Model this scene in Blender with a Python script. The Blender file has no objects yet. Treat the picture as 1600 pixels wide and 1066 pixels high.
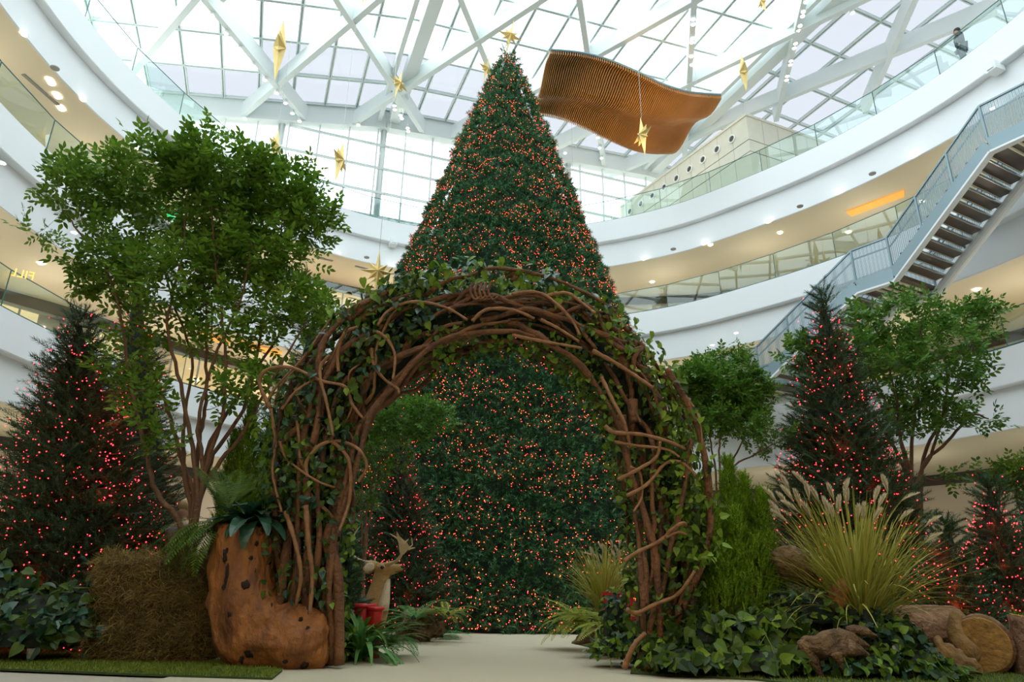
import bpy, math, random
import numpy as np
from mathutils import Vector, Matrix
S_ = bpy.context.scene
COL = S_.collection

# ------------------------------------------------------------------ camera
FPX, PITCH, ROLL, EYE = 1088.0, math.radians(20.3), math.radians(0.8), 0.6
_c, _s = math.cos(PITCH), math.sin(PITCH)
_U = Vector((0, -_s, _c)); _F = Vector((0, _c, _s)); _X = Vector((1, 0, 0))
_R = _X * math.cos(ROLL) + _U * math.sin(ROLL)
_Up = -_X * math.sin(ROLL) + _U * math.cos(ROLL)
cam_d = bpy.data.cameras.new('camera')
cam_d.sensor_width = 36.0
cam_d.lens = FPX / 1600 * 36
cam_d.clip_end = 300
cam = bpy.data.objects.new('camera', cam_d)
COL.objects.link(cam)
M = Matrix((_R, _Up, -_F)).transposed().to_4x4()
M.translation = Vector((0, 0, EYE))
cam.matrix_world = M
S_.camera = cam

# ------------------------------------------------------------------ world: bright overcast sky
w = bpy.data.worlds.new('overcast_sky')
S_.world = w
w.use_nodes = True
nt = w.node_tree
bg = nt.nodes['Background']
tc = nt.nodes.new('ShaderNodeTexCoord')
sp = nt.nodes.new('ShaderNodeSeparateXYZ')
rmp = nt.nodes.new('ShaderNodeValToRGB')
nt.links.new(tc.outputs['Generated'], sp.inputs[0])
nt.links.new(sp.outputs['Z'], rmp.inputs[0])
nt.links.new(rmp.outputs[0], bg.inputs['Color'])
rmp.color_ramp.elements[0].position = 0.0
rmp.color_ramp.elements[0].color = (0.30, 0.31, 0.33, 1)
rmp.color_ramp.elements[1].position = 0.12
rmp.color_ramp.elements[1].color = (0.87, 0.965, 1.0, 1)
bg.inputs['Strength'].default_value = SKY = 2.35
S_.view_settings.view_transform = 'Standard'
S_.view_settings.look = 'None'
S_.view_settings.gamma = 1
S_.view_settings.exposure = 0.45
S_.cycles.max_bounces = 8
S_.cycles.diffuse_bounces = 4
S_.cycles.glossy_bounces = 3
S_.cycles.transmission_bounces = 4
S_.cycles.transparent_max_bounces = 16
S_.cycles.caustics_reflective = False
S_.cycles.caustics_refractive = False
S_.cycles.sample_clamp_indirect = 4.0


def lamp(name, kind, loc, energy, color, size=0.2, target=None, angle=50, blend=0.5):
    d = bpy.data.lights.new(name, kind)
    d.energy = energy
    d.color = color
    if kind == 'AREA':
        d.size = size
    else:
        d.shadow_soft_size = size
    if kind == 'SPOT':
        d.spot_size = math.radians(angle)
        d.spot_blend = blend
    o = bpy.data.objects.new(name, d)
    COL.objects.link(o)
    o.location = loc
    if target is not None:
        o.rotation_euler = (Vector(target) - Vector(loc)).to_track_quat('-Z', 'Y').to_euler()
    return o


# warm display spots of the mall aimed at the garden
lamp('display_spot', 'SPOT', (-3.0, -1.5, 5.0), 240, (1.0, 0.66, 0.36), 0.08, (-2.0, 7.0, 0.8), 62)
lamp('display_spot', 'SPOT', (4.0, -1.0, 5.2), 260, (1.0, 0.70, 0.40), 0.08, (3.2, 7.0, 0.9), 62)
lamp('display_spot', 'SPOT', (0.3, -2.0, 5.4), 150, (1.0, 0.72, 0.45), 0.08, (-0.3, 7.5, 2.6), 60)


# ------------------------------------------------------------------ geometry helpers
def ray(x, y):
    u, v = x - 800.0, 533.0 - y
    d = _R * u + _Up * v + _F * FPX
    return d


def P(x, y, Y):
    """world point seen at photo pixel x, y whose forward distance is Y"""
    d = ray(x, y)
    t = Y / d.y
    return Vector((d.x * t, Y, EYE + d.z * t))


def PZ(x, y, z):
    d = ray(x, y)
    t = (z - EYE) / d.z
    return Vector((d.x * t, d.y * t, z))


class MB:
    """collects vertices and faces of one mesh"""
    def __init__(s):
        s.V = []; s.F = []; s.n = 0; s.MI = []

    def add(s, V, F, mi=0):
        V = np.asarray(V, float).reshape(-1, 3)
        if isinstance(F, np.ndarray):
            F = [F + s.n]
        else:
            by = {}
            for f in F:
                by.setdefault(len(f), []).append(f)
            F = [np.array(v, int) + s.n for v in by.values()]
        for f in F:
            s.F.append(f); s.MI.append(np.full(len(f), mi))
        s.V.append(V); s.n += len(V)
        return s

    def box(s, lo, hi, mi=0, mat=None):
        x0, y0, z0 = lo; x1, y1, z1 = hi
        V = np.array([(x0, y0, z0), (x1, y0, z0), (x1, y1, z0), (x0, y1, z0), (x0, y0, z1), (x1, y0, z1), (x1, y1, z1), (x0, y1, z1)], float)
        if mat is not None:
            V = V @ np.array(mat.to_3x3()).T + np.array(mat.translation)
        return s.add(V, np.array([(0, 3, 2, 1), (4, 5, 6, 7), (0, 1, 5, 4), (1, 2, 6, 5), (2, 3, 7, 6), (3, 0, 4, 7)]), mi)

    def bar(s, a, b, w, h, up=(0, 0, 1), mi=0):
        """box beam from a to b, w wide, h deep, centred"""
        a = Vector(a); b = Vector(b)
        d = (b - a); L = d.length
        if L < 1e-6: return s
        d.normalize()
        u = Vector(up)
        sd = d.cross(u)
        if sd.length < 1e-4: sd = d.cross(Vector((1, 0, 0)))
        sd.normalize(); u = sd.cross(d).normalized()
        V = []
        for p in (a, b):
            for i, j in ((-1, -1), (1, -1), (1, 1), (-1, 1)):
                V.append(p + sd * (i * w / 2) + u * (j * h / 2))
        return s.add(np.array([tuple(v) for v in V]), np.array([(0, 1, 2, 3), (7, 6, 5, 4), (0, 4, 5, 1), (1, 5, 6, 2), (2, 6, 7, 3), (3, 7, 4, 0)]), mi)

    def tube(s, pts, r, n=8, mi=0, cap=True):
        pts = np.asarray([tuple(p) for p in pts], float)
        k = len(pts)
        r = np.full(k, r, float) if np.isscalar(r) else np.asarray(r, float)
        T = np.gradient(pts, axis=0)
        T /= np.linalg.norm(T, axis=1, keepdims=True) + 1e-9
        ref = np.array([0.31, 0.17, 0.93]) if abs(T[0] @ np.array([0.31, 0.17, 0.93])) < .9 else np.array([1., 0, 0])
        N = np.zeros_like(T)
        nn = ref - T[0] * (ref @ T[0]); nn /= np.linalg.norm(nn)
        N[0] = nn
        for i in range(1, k):
            nn = nn - T[i] * (nn @ T[i]); nn /= np.linalg.norm(nn) + 1e-9
            N[i] = nn
        B = np.cross(T, N)
        a = np.linspace(0, 2 * math.pi, n, endpoint=False)
        V = pts[:, None, :] + r[:, None, None] * (N[:, None, :] * np.cos(a)[None, :, None] + B[:, None, :] * np.sin(a)[None, :, None])
        V = V.reshape(-1, 3)
        i = np.arange(k - 1)[:, None] * n; j = np.arange(n)[None, :]; j2 = (j + 1) % n
        F = np.stack([i + j, i + j2, i + n + j2, i + n + j], -1).reshape(-1, 4)
        s.add(V, F, mi)
        if cap and n > 3:
            b0 = s.n - len(V)
            s.F.append(np.array([[b0 + q for q in range(n)][::-1]])); s.MI.append(np.array([mi]))
            s.F.append(np.array([[b0 + (k - 1) * n + q for q in range(n)]])); s.MI.append(np.array([mi]))
        return s

    def lathe(s, prof, n=24, c=(0, 0, 0), mi=0):
        V = []
        for (r, z) in prof:
            for k in range(n):
                a = 2 * math.pi * k / n
                V.append((c[0] + r * math.cos(a), c[1] + r * math.sin(a), c[2] + z))
        F = []
        for i in range(len(prof) - 1):
            for k in range(n):
                F.append((i * n + k, i * n + (k + 1) % n, (i + 1) * n + (k + 1) % n, (i + 1) * n + k))
        return s.add(np.array(V), np.array(F), mi)

    def scatter(s, tmpl, pos, dirs, ups, scale, mi=0):
        """copies of a template (x side, y along, z up) at pos along dirs"""
        V, F = tmpl
        pos = np.asarray(pos, float); y = np.asarray(dirs, float)
        if len(pos) == 0: return s
        y = y / (np.linalg.norm(y, axis=1, keepdims=True) + 1e-9)
        z = np.asarray(ups, float)
        z = z - y * (z * y).sum(1, keepdims=True)
        nz = np.linalg.norm(z, axis=1, keepdims=True)
        z = np.where(nz < 1e-4, np.array([[1., 0, 0.01]]), z); z /= np.linalg.norm(z, axis=1, keepdims=True)
        x = np.cross(y, z)
        sc = np.broadcast_to(np.asarray(scale, float).reshape(-1, 1) if not np.isscalar(scale) else np.full((1, 1), scale), (len(pos), 1))
        W = pos[:, None, :] + sc[:, :, None] * (V[None, :, 0:1] * x[:, None, :] + V[None, :, 1:2] * y[:, None, :] + V[None, :, 2:3] * z[:, None, :])
        Fs = F if isinstance(F, list) else [F]
        off = (np.arange(len(pos)) * len(V))[:, None, None]
        for f in Fs:
            ff = (f[None] + off).reshape(-1, f.shape[1]) + s.n
            s.F.append(ff); s.MI.append(np.full(len(ff), mi))
        s.V.append(W.reshape(-1, 3)); s.n += W.shape[0] * W.shape[1]
        return s

    def build(s, name, mats, parent=None, smooth=False, loc=None, local=False):
        V = np.concatenate(s.V) if s.V else np.zeros((0, 3))
        if parent is not None and loc is None:
            pl = np.array(parent_origin(parent))
        else:
            pl = np.array(loc if loc is not None else (0, 0, 0), float)
        if not local: V = V - pl
        me = bpy.data.meshes.new(name)
        me.vertices.add(len(V)); me.vertices.foreach_set('co', V.astype(np.float32).ravel())
        tot = np.concatenate([np.full(len(f), f.shape[1]) for f in s.F])
        idx = np.concatenate([f.ravel() for f in s.F])
        st = np.concatenate([[0], np.cumsum(tot)[:-1]])
        me.loops.add(len(idx)); me.loops.foreach_set('vertex_index', idx.astype(np.int32))
        me.polygons.add(len(tot)); me.polygons.foreach_set('loop_start', st.astype(np.int32))
        me.polygons.foreach_set('loop_total', tot.astype(np.int32))
        if not isinstance(mats, (list, tuple)): mats = [mats]
        for m in mats: me.materials.append(m)
        if len(mats) > 1:
            me.polygons.foreach_set('material_index', np.concatenate(s.MI).astype(np.int32))
        me.polygons.foreach_set('use_smooth', np.full(len(tot), bool(smooth)))
        me.update(calc_edges=True)
        o = bpy.data.objects.new(name, me)
        COL.objects.link(o)
        if parent is not None:
            o.parent = parent
            if loc is not None: o.location = Vector(loc) - Vector(parent_origin(parent))
        elif loc is not None:
            o.location = loc
        return o


def parent_origin(o):
    v = Vector((0, 0, 0))
    while o is not None:
        v = v + o.location; o = o.parent
    return v


def tag(o, label=None, cat=None, group=None, kind=None):
    if label: o['label'] = label
    if cat: o['category'] = cat
    if group: o['group'] = group
    if kind: o['kind'] = kind
    return o


def empty(name, loc, label, cat, group=None):
    o = bpy.data.objects.new(name, None)
    o.empty_display_size = 0.1
    COL.objects.link(o); o.location = loc
    return tag(o, label, cat, group)


def struct(o):
    o['kind'] = 'structure'
    return o


def copy_tree(o, parent=None):
    c = o.copy(); COL.objects.link(c); c.parent = parent
    for ch in list(o.children): copy_tree(ch, c)
    return c


# ------------------------------------------------------------------ materials
def mat(name, col, rough=0.6, metal=0.0, spec=0.5, noise=None, emis=None, es=0.0, bump=None, rand=None, trans=0.0, alpha=1.0, coat=0.0, sampling=None):
    """noise=(scale, colour2, detail, contrast)  bump=(scale, strength)  rand=colour2 mixed by mesh island  trans=share of translucence"""
    m = bpy.data.materials.new(name)
    m.use_nodes = True
    t = m.node_tree; N = t.nodes; L = t.links
    b = N['Principled BSDF']; out = N['Material Output']
    b.inputs['Roughness'].default_value = rough
    b.inputs['Metallic'].default_value = metal
    b.inputs['Specular IOR Level'].default_value = spec
    b.inputs['Coat Weight'].default_value = coat
    c4 = (*col, 1)
    b.inputs['Base Color'].default_value = c4
    src = None
    if noise or bump:
        tc = N.new('ShaderNodeTexCoord')
    if noise:
        nz = N.new('ShaderNodeTexNoise'); nz.inputs['Scale'].default_value = noise[0]; nz.inputs['Detail'].default_value = noise[2]
        if len(noise) > 4:
            mp = N.new('ShaderNodeMapping'); mp.inputs['Scale'].default_value = noise[4]
            L.new(tc.outputs['Object'], mp.inputs[0]); L.new(mp.outputs[0], nz.inputs['Vector'])
        else:
            L.new(tc.outputs['Object'], nz.inputs['Vector'])
        r = N.new('ShaderNodeValToRGB')
        k = noise[3]
        r.color_ramp.elements[0].position = 0.5 - k; r.color_ramp.elements[1].position = 0.5 + k
        r.color_ramp.elements[0].color = c4; r.color_ramp.elements[1].color = (*noise[1], 1)
        L.new(nz.outputs['Fac'], r.inputs[0]); src = r.outputs[0]
    if rand:
        g = N.new('ShaderNodeNewGeometry')
        mx = N.new('ShaderNodeMix'); mx.data_type = 'RGBA'
        L.new(g.outputs['Random Per Island'], mx.inputs[0])
        if src is not None: L.new(src, mx.inputs[6])
        else: mx.inputs[6].default_value = c4
        mx.inputs[7].default_value = (*rand, 1)
        src = mx.outputs[2]
    if src is not None: L.new(src, b.inputs['Base Color'])
    if bump:
        nb = N.new('ShaderNodeTexNoise'); nb.inputs['Scale'].default_value = bump[0]; nb.inputs['Detail'].default_value = 6
        if len(bump) > 2:
            mp = N.new('ShaderNodeMapping'); mp.inputs['Scale'].default_value = bump[2]
            L.new(tc.outputs['Object'], mp.inputs[0]); L.new(mp.outputs[0], nb.inputs['Vector'])
        else:
            L.new(tc.outputs['Object'], nb.inputs['Vector'])
        bp = N.new('ShaderNodeBump'); bp.inputs['Strength'].default_value = bump[1]; bp.inputs['Distance'].default_value = 0.05
        L.new(nb.outputs['Fac'], bp.inputs['Height']); L.new(bp.outputs[0], b.inputs['Normal'])
    if emis:
        b.inputs['Emission Color'].default_value = (*emis, 1); b.inputs['Emission Strength'].default_value = es
    if trans:
        tr = N.new('ShaderNodeBsdfTranslucent'); ms = N.new('ShaderNodeMixShader'); ms.inputs[0].default_value = trans
        if src is not None: L.new(src, tr.inputs[0])
        else: tr.inputs[0].default_value = c4
        L.new(b.outputs[0], ms.inputs[1]); L.new(tr.outputs[0], ms.inputs[2]); L.new(ms.outputs[0], out.inputs[0])
    if sampling: m.cycles.emission_sampling = sampling
    return m


def glass(name, tint, refl=1.0, extra=0.0, diff=None):
    """thin architectural glass: tinted see-through sheet with a Fresnel reflection"""
    m = bpy.data.materials.new(name); m.use_nodes = True
    t = m.node_tree; N = t.nodes; L = t.links
    for n in list(N): N.remove(n)
    out = N.new('ShaderNodeOutputMaterial')
    tr = N.new('ShaderNodeBsdfTransparent'); tr.inputs[0].default_value = (*tint, 1)
    gl = N.new('ShaderNodeBsdfGlossy'); gl.inputs['Roughness'].default_value = 0.0
    gl.inputs[0].default_value = (0.9, 1, 0.98, 1)
    fr = N.new('ShaderNodeFresnel'); fr.inputs['IOR'].default_value = 1.5
    mt = N.new('ShaderNodeMath'); mt.operation = 'MULTIPLY_ADD'; mt.inputs[1].default_value = refl; mt.inputs[2].default_value = extra
    L.new(fr.outputs[0], mt.inputs[0])
    mx = N.new('ShaderNodeMixShader'); L.new(mt.outputs[0], mx.inputs[0])
    base = tr.outputs[0]
    if diff:
        df = N.new('ShaderNodeBsdfTranslucent'); df.inputs[0].default_value = (*diff[1], 1)
        m2 = N.new('ShaderNodeMixShader'); m2.inputs[0].default_value = diff[0]
        L.new(tr.outputs[0], m2.inputs[1]); L.new(df.outputs[0], m2.inputs[2]); base = m2.outputs[0]
    L.new(base, mx.inputs[1]); L.new(gl.outputs[0], mx.inputs[2]); L.new(mx.outputs[0], out.inputs[0])
    return m


def perforated(name, col, scale, open_share):
    m = mat(name, col, 0.45, 0.3)
    t = m.node_tree; N = t.nodes; L = t.links
    b = N['Principled BSDF']; out = N['Material Output']
    tc = N.new('ShaderNodeTexCoord')
    vo = N.new('ShaderNodeTexVoronoi'); vo.inputs['Scale'].default_value = scale; vo.inputs['Randomness'].default_value = 0.0
    L.new(tc.outputs['Object'], vo.inputs['Vector'])
    lt = N.new('ShaderNodeMath'); lt.operation = 'LESS_THAN'; lt.inputs[1].default_value = open_share
    L.new(vo.outputs['Distance'], lt.inputs[0])
    tr = N.new('ShaderNodeBsdfTransparent'); mx = N.new('ShaderNodeMixShader')
    L.new(lt.outputs[0], mx.inputs[0]); L.new(b.outputs[0], mx.inputs[1]); L.new(tr.outputs[0], mx.inputs[2]); L.new(mx.outputs[0], out.inputs[0])
    return m


MT = {}
MT['white'] = mat('white_fascia_paint', (0.86, 0.90, 0.93), 0.55)
MT['soffit'] = mat('cream_soffit_paint', (0.86, 0.81, 0.63), 0.7)
MT['steel'] = mat('white_painted_steel', (0.84, 0.90, 0.89), 0.45)
MT['bar'] = mat('pale_green_glazing_bar', (0.74, 0.82, 0.80), 0.4)
MT['cream'] = mat('cream_wall_paint', (0.74, 0.66, 0.55), 0.7)
MT['stone'] = mat('cream_stone_cladding', (0.74, 0.72, 0.60), 0.7, noise=(3, (0.68, 0.66, 0.55), 4, 0.3))
MT['dark'] = mat('dark_brown_cladding', (0.07, 0.055, 0.045), 0.5)
MT['slabtop'] = mat('pale_stone_flooring', (0.70, 0.67, 0.60), 0.4)
MT['carpet'] = mat('beige_carpet', (0.50, 0.46, 0.34), 0.95, noise=(120, (0.43, 0.395, 0.285), 3, 0.3), bump=(300, 0.2), spec=0.1)
MT['stonefloor'] = mat('pale_stone_floor', (0.48, 0.44, 0.35), 0.5, noise=(2, (0.42, 0.385, 0.31), 5, 0.3))
MT['glass'] = glass('green_tinted_glass', (0.76, 0.90, 0.87), 1.25, 0.03)
MT['roofglass'] = glass('clear_roof_glass', (0.97, 0.98, 0.98), 0.8)
MT['frit'] = glass('fritted_roof_glass', (0.25, 0.245, 0.26), 0.5, 0.0, (0.6, (0.31, 0.305, 0.325)))
MT['edge'] = mat('dark_green_glass_edge', (0.05, 0.14, 0.13), 0.2)
MT['bulbw'] = mat('warm_white_lamp', (1, 1, 1), 0.3, emis=(1.0, 0.90, 0.74), es=9.0)
MT['grille'] = mat('grey_grille', (0.33, 0.34, 0.33), 0.5)
MT['gold'] = mat('brushed_gold_card', (0.86, 0.66, 0.27), 0.42, 0.2, noise=(40, (0.76, 0.56, 0.20), 3, 0.3))
MT['wire'] = mat('steel_wire', (0.45, 0.47, 0.47), 0.4, 0.6)
# ------------------------------------------------------------------ the atrium: three ring balconies round a curved void
CTRL = [(-13.2, 12.0), (-13.65, 15.0), (-13.65, 18.0), (-13.1, 21.0), (-11.6, 24.9), (-8.7, 28.2), (-5.0, 30.2), (-0.8, 30.9), (3.4, 29.9), (7.2, 28.1),
        (10.1, 25.6), (12.3, 23.2), (14.0, 20.6), (15.0, 18.4), (15.7, 15.8), (15.9, 12.0), (14.6, 6.5), (11.0, 1.0), (6.0, -2.6), (0.0, -4.0), (-6.0, -2.4), (-10.6, 2.0), (-12.6, 7.5)]


def catmull(pts, k=8, closed=True):
    pts = [np.array(p, float) for p in pts]; n = len(pts); out = []
    rng = range(n) if closed else range(n - 1)
    for i in rng:
        g = lambda q: pts[q % n] if closed else pts[min(max(q, 0), n - 1)]
        a, b, c, d = g(i - 1), g(i), g(i + 1), g(i + 2)
        for j in range(k):
            t = j / k
            out.append(0.5 * ((2 * b) + (-a + c) * t + (2 * a - 5 * b + 4 * c - d) * t * t + (-a + 3 * b - 3 * c + d) * t ** 3))
    if not closed: out.append(pts[-1])
    return np.array(out)


def resample(c, step):
    c = np.vstack([c, c[:1]]); d = np.r_[0, np.cumsum(np.linalg.norm(np.diff(c, axis=0), axis=1))]
    n = int(d[-1] / step); q = np.linspace(0, d[-1], n, endpoint=False)
    return np.stack([np.interp(q, d, c[:, k]) for k in range(2)], 1)


RING = resample(catmull(CTRL, 12), 0.6)
_t = np.roll(RING, -1, 0) - np.roll(RING, 1, 0); _t /= np.linalg.norm(_t, axis=1, keepdims=True)
RN = np.stack([-_t[:, 1], _t[:, 0]], 1)      # outward for this winding
if ((RING + RN - np.array([0.9, 14])) ** 2).sum() < ((RING - np.array([0.9, 14])) ** 2).sum(): RN = -RN
NR = len(RING)


def sweep(mb, prof, mi=0, idx=None, closed=True):
    """prof: (outward offset, z) list swept round the ring"""
    idx = np.arange(NR) if idx is None else np.asarray(idx)
    V = np.concatenate([np.c_[RING[idx] + RN[idx] * o, np.full(len(idx), z)] for o, z in prof])
    n = len(idx); F = []
    m = n if closed else n - 1
    for i in range(len(prof) - 1):
        for k in range(m):
            F.append((i * n + k, i * n + (k + 1) % n, (i + 1) * n + (k + 1) % n, (i + 1) * n + k))
    mb.add(V, np.array(F), mi)
    return mb


LEV = {1: 7.8, 2: 12.8, 3: 17.8}
for n_, zf in LEV.items():
    lo = zf - 2.35
    mb = MB()
    sweep(mb, [(0.9, zf), (0.10, zf), (0.0, zf - 0.03), (0.0, zf - 1.10), (0.02, zf - 1.13), (0.28, zf - 1.13), (0.30, lo + 0.02), (0.32, lo), (0.36, lo), (0.36, lo + .2)])
    struct(mb.build('trim_%d' % n_, MT['white'], smooth=False))
    mb = MB(); sweep(mb, [(0.33, lo + 0.004), (14.0, lo + 0.004)]); struct(mb.build('ceiling_%d' % n_, MT['soffit']))
    mb = MB(); sweep(mb, [(0.9, zf - 0.01), (14.0, zf - 0.01)]); struct(mb.build('floor_%d' % n_, MT['slabtop']))
# ground floor: pale stone, with the beige carpet laid on it
mb = MB(); mb.box((-40, -14, -0.3), (42, 60, -0.012)); struct(mb.build('floor', MT['stonefloor']))

# back walls of the galleries
def wall_off(i):
    x, y = RING[i]
    if y > 22 and x < 3: return 3.2
    return 3.2 + min(3.2, max(0.0, (24 - y) * 0.5) + max(0, (x - 3) * .5))
WO = np.array([wall_off(i) for i in range(NR)])
for _ in range(12): WO = (WO + np.roll(WO, 1) + np.roll(WO, -1)) / 3


def wall_band(z0, z1, m, name, i0=0, i1=None, extra=0.0, kind='structure'):
    idx = np.arange(NR) if i1 is None else np.arange(i0, i1 + 1) % NR
    b = RING[idx] + RN[idx] * (WO[idx][:, None] + extra)
    n = len(idx)
    V = np.concatenate([np.c_[b, np.full(n, z0)], np.c_[b, np.full(n, z1)]])
    c = n if i1 is None else n - 1
    F = np.array([(k, (k + 1) % n, n + (k + 1) % n, n + k) for k in range(c)])
    mb = MB(); mb.add(V, F)
    o = mb.build(name, m)
    return o


def ring_index(x, y):
    return int(np.argmin(((RING - np.array([x, y])) ** 2).sum(1)))


MT['shop'] = mat('lit_shop_interior', (0.8, 0.55, 0.3), 0.8, emis=(1.0, 0.60, 0.26), es=0.55)
MT['shop2'] = mat('lit_cream_shop_interior', (0.8, 0.7, 0.5), 0.8, emis=(1.0, 0.72, 0.36), es=0.62)
MT['orange'] = mat('amber_cove_light', (0.8, 0.4, 0.1), 0.8, emis=(0.9, 0.42, 0.08), es=0.5)
for n_, (z0, z1) in enumerate(((0.0, 5.45), (7.8, 10.45), (12.8, 15.45)), 1):
    struct(wall_band(z0, z1, MT['cream'], 'wall_gallery_%d' % n_, extra=0.25))
    struct(wall_band(z1 - 0.42, z1, MT['dark'], 'trim_lintel_%d' % n_, extra=0.12))


def shopfront(i0, i1, z0, z1, m, label, panes=4):
    """a lit shop window let into a gallery wall: frame, glass and glowing interior"""
    a = RING[i0 % NR] + RN[i0 % NR] * (WO[i0 % NR] + 0.1); b = RING[i1 % NR] + RN[i1 % NR] * (WO[i1 % NR] + 0.1)
    a = Vector((a[0], a[1], z0)); b = Vector((b[0], b[1], z0))
    root = empty('shop_window', (a + b) / 2, label, 'shop window')
    mb = MB(); H = z1 - z0
    mb.add([a + Vector((0, 0, .1)), b + Vector((0, 0, .1)), b + Vector((0, 0, H)), a + Vector((0, 0, H))], [(0, 1, 2, 3)])
    mb.build('lit_interior', m, root)
    nrm = (b - a).cross(Vector((0, 0, 1))).normalized()
    if nrm.dot(Vector((0.9, 14, 0)) - a) < 0: nrm = -nrm
    fr = MB()
    for k in range(panes + 1):
        q = a.lerp(b, k / panes) + nrm * 0.1
        fr.bar(q, q + Vector((0, 0, H)), 0.06, 0.06, up=nrm)
    for z in (0.05, H):
        fr.bar(a + nrm * .1 + Vector((0, 0, z)), b + nrm * .1 + Vector((0, 0, z)), 0.1, 0.1)
    fr.build('frame', MT['grille'], root)
    g = MB(); q0 = a + nrm * 0.1; q1 = b + nrm * .1
    g.add([q0, q1, q1 + Vector((0, 0, H)), q0 + Vector((0, 0, H))], [(0, 1, 2, 3)]); g.build('glass_pane', MT['roofglass'], root)
    lm = MB()
    rr = random.Random(i0)
    for k in range(7):
        c = a.lerp(b, rr.uniform(.08, .92)) + nrm * 0.02 + Vector((0, 0, rr.uniform(.3, .92) * H))
        lm.lathe([(0.001, -.05), (0.05, -.03), (.05, .03), (.001, .05)], 8, c)
    lm.build('display_lamp', MT['bulbw'], root)
    return root


ic = ring_index(-8.2, 28.5); id_ = ring_index(-4.0, 30.5)
stp = 1 if id_ > ic else -1
shopfront(ring_index(-9.0, 28.0), ring_index(-6.3, 29.6), 12.8, 14.95, MT['shop'], 'amber lit shop window on the third floor behind the gold eight-pointed star')
shopfront(ring_index(-5.6, 29.9), ring_index(-3.4, 30.6), 12.8, 14.95, MT['shop'], 'amber lit shop window on the third floor just beside the big tree')
shopfront(ring_index(-13.2, 20.5), ring_index(-11.8, 24.4), 7.8, 9.95, MT['shop2'], 'cream lit shop window behind the leafy tree trunks, second floor')
shopfront(ring_index(-11.4, 25.2), ring_index(-9.0, 28.0), 7.8, 9.95, MT['shop'], 'amber lit shop window beside the arch, second floor')
shopfront(ring_index(9.6, 26.2), ring_index(11.6, 24.0), 7.8, 9.95, MT['shop'], 'amber lit shop window below the foot of the stair')
shopfront(ring_index(14.2, 20.0), ring_index(15.4, 17.0), 7.8, 9.95, MT['shop'], 'amber lit shop window under the stair, behind the leafy tree crown')
shopfront(ring_index(-13.0, 21.5), ring_index(-10.0, 27.0), 0.0, 3.4, MT['shop2'], 'bright yellow lit shop window at ground level behind the leafy tree')

# dark ground floor shopfront at the far side
iA, iB = ring_index(14.2, 20.2), ring_index(15.9, 12.5)
struct(wall_band(0.0, 4.6, MT['dark'], 'wall_shop_dark', min(iA, iB), max(iA, iB), -0.1))

# glass balustrades, each panel a part
def balustrade(zf, label, i_from, i_to, step, h=1.12):
    root = empty('glass_balustrade', (*RING[i_from % NR], zf), label, 'balustrade', None)
    n = (i_to - i_from) // step
    for k in range(n):
        a, b = (i_from + k * step) % NR, (i_from + (k + 1) * step) % NR
        pa = RING[a] + RN[a] * 0.14; pb = RING[b] + RN[b] * 0.14
        d = pb - pa; L = np.linalg.norm(d); d /= L; g = 0.012
        nn = (RN[a] + RN[b]) / 2
        pa, pb = pa + d * g, pb - d * g
        m_ = MB()
        m_.add([(*pa, zf), (*pb, zf), (*pb, zf + h), (*pa, zf + h)], [(0, 1, 2, 3)])
        for q0, q1 in (((*pa, zf + h), (*pb, zf + h)), ((*pa, zf), (*pa, zf + h))):
            m_.bar(q0, q1, 0.022, 0.022, mi=1)
        m_.build('glass_panel', [MT['glass'], MT['edge']], root)
    ch = MB(); idx = [(i_from + k) % NR for k in range(n * step + 1)]
    sweep(ch, [(0.10, zf - .01), (0.10, zf + 0.05), (0.18, zf + 0.05), (0.18, zf - .01)], 0, idx, closed=False)
    ch.build('base_channel', MT['edge'], root)
    return root


i_left, i_right = ring_index(-13.0, 10), ring_index(15.9, 12)
if ring_index(-0.8, 30.9) < min(i_left, i_right) or ring_index(-0.8, 30.9) > max(i_left, i_right): i_left, i_right = max(i_left, i_right), min(i_left, i_right) + NR
elif i_right < i_left: i_left, i_right = i_right, i_left
balustrade(17.8, 'topmost curved glass balustrade, just under the glass roof', i_left, i_right, 4)
balustrade(12.8, 'middle curved glass balustrade, running behind the lone star by the arch', i_left, i_right, 4)
balustrade(7.8, 'lowest curved glass balustrade, mostly behind the garden trees', i_left, i_right, 4)

# downlights, each a thing
def downlight(p, r, label, group, m=None):
    mb = MB()
    mb.lathe([(r * 1.2, 0.0), (r * 1.2, -0.012), (r, -0.014)], 18, (0, 0, 0), 0)
    mb.lathe([(r, -0.012), (0.001, -0.012)], 18, (0, 0, 0), 1)
    o = mb.build('downlight', [MT['steel'], MT['bulbw'] if m is None else m], loc=p, local=True)
    return tag(o, label, 'ceiling light', group)


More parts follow.
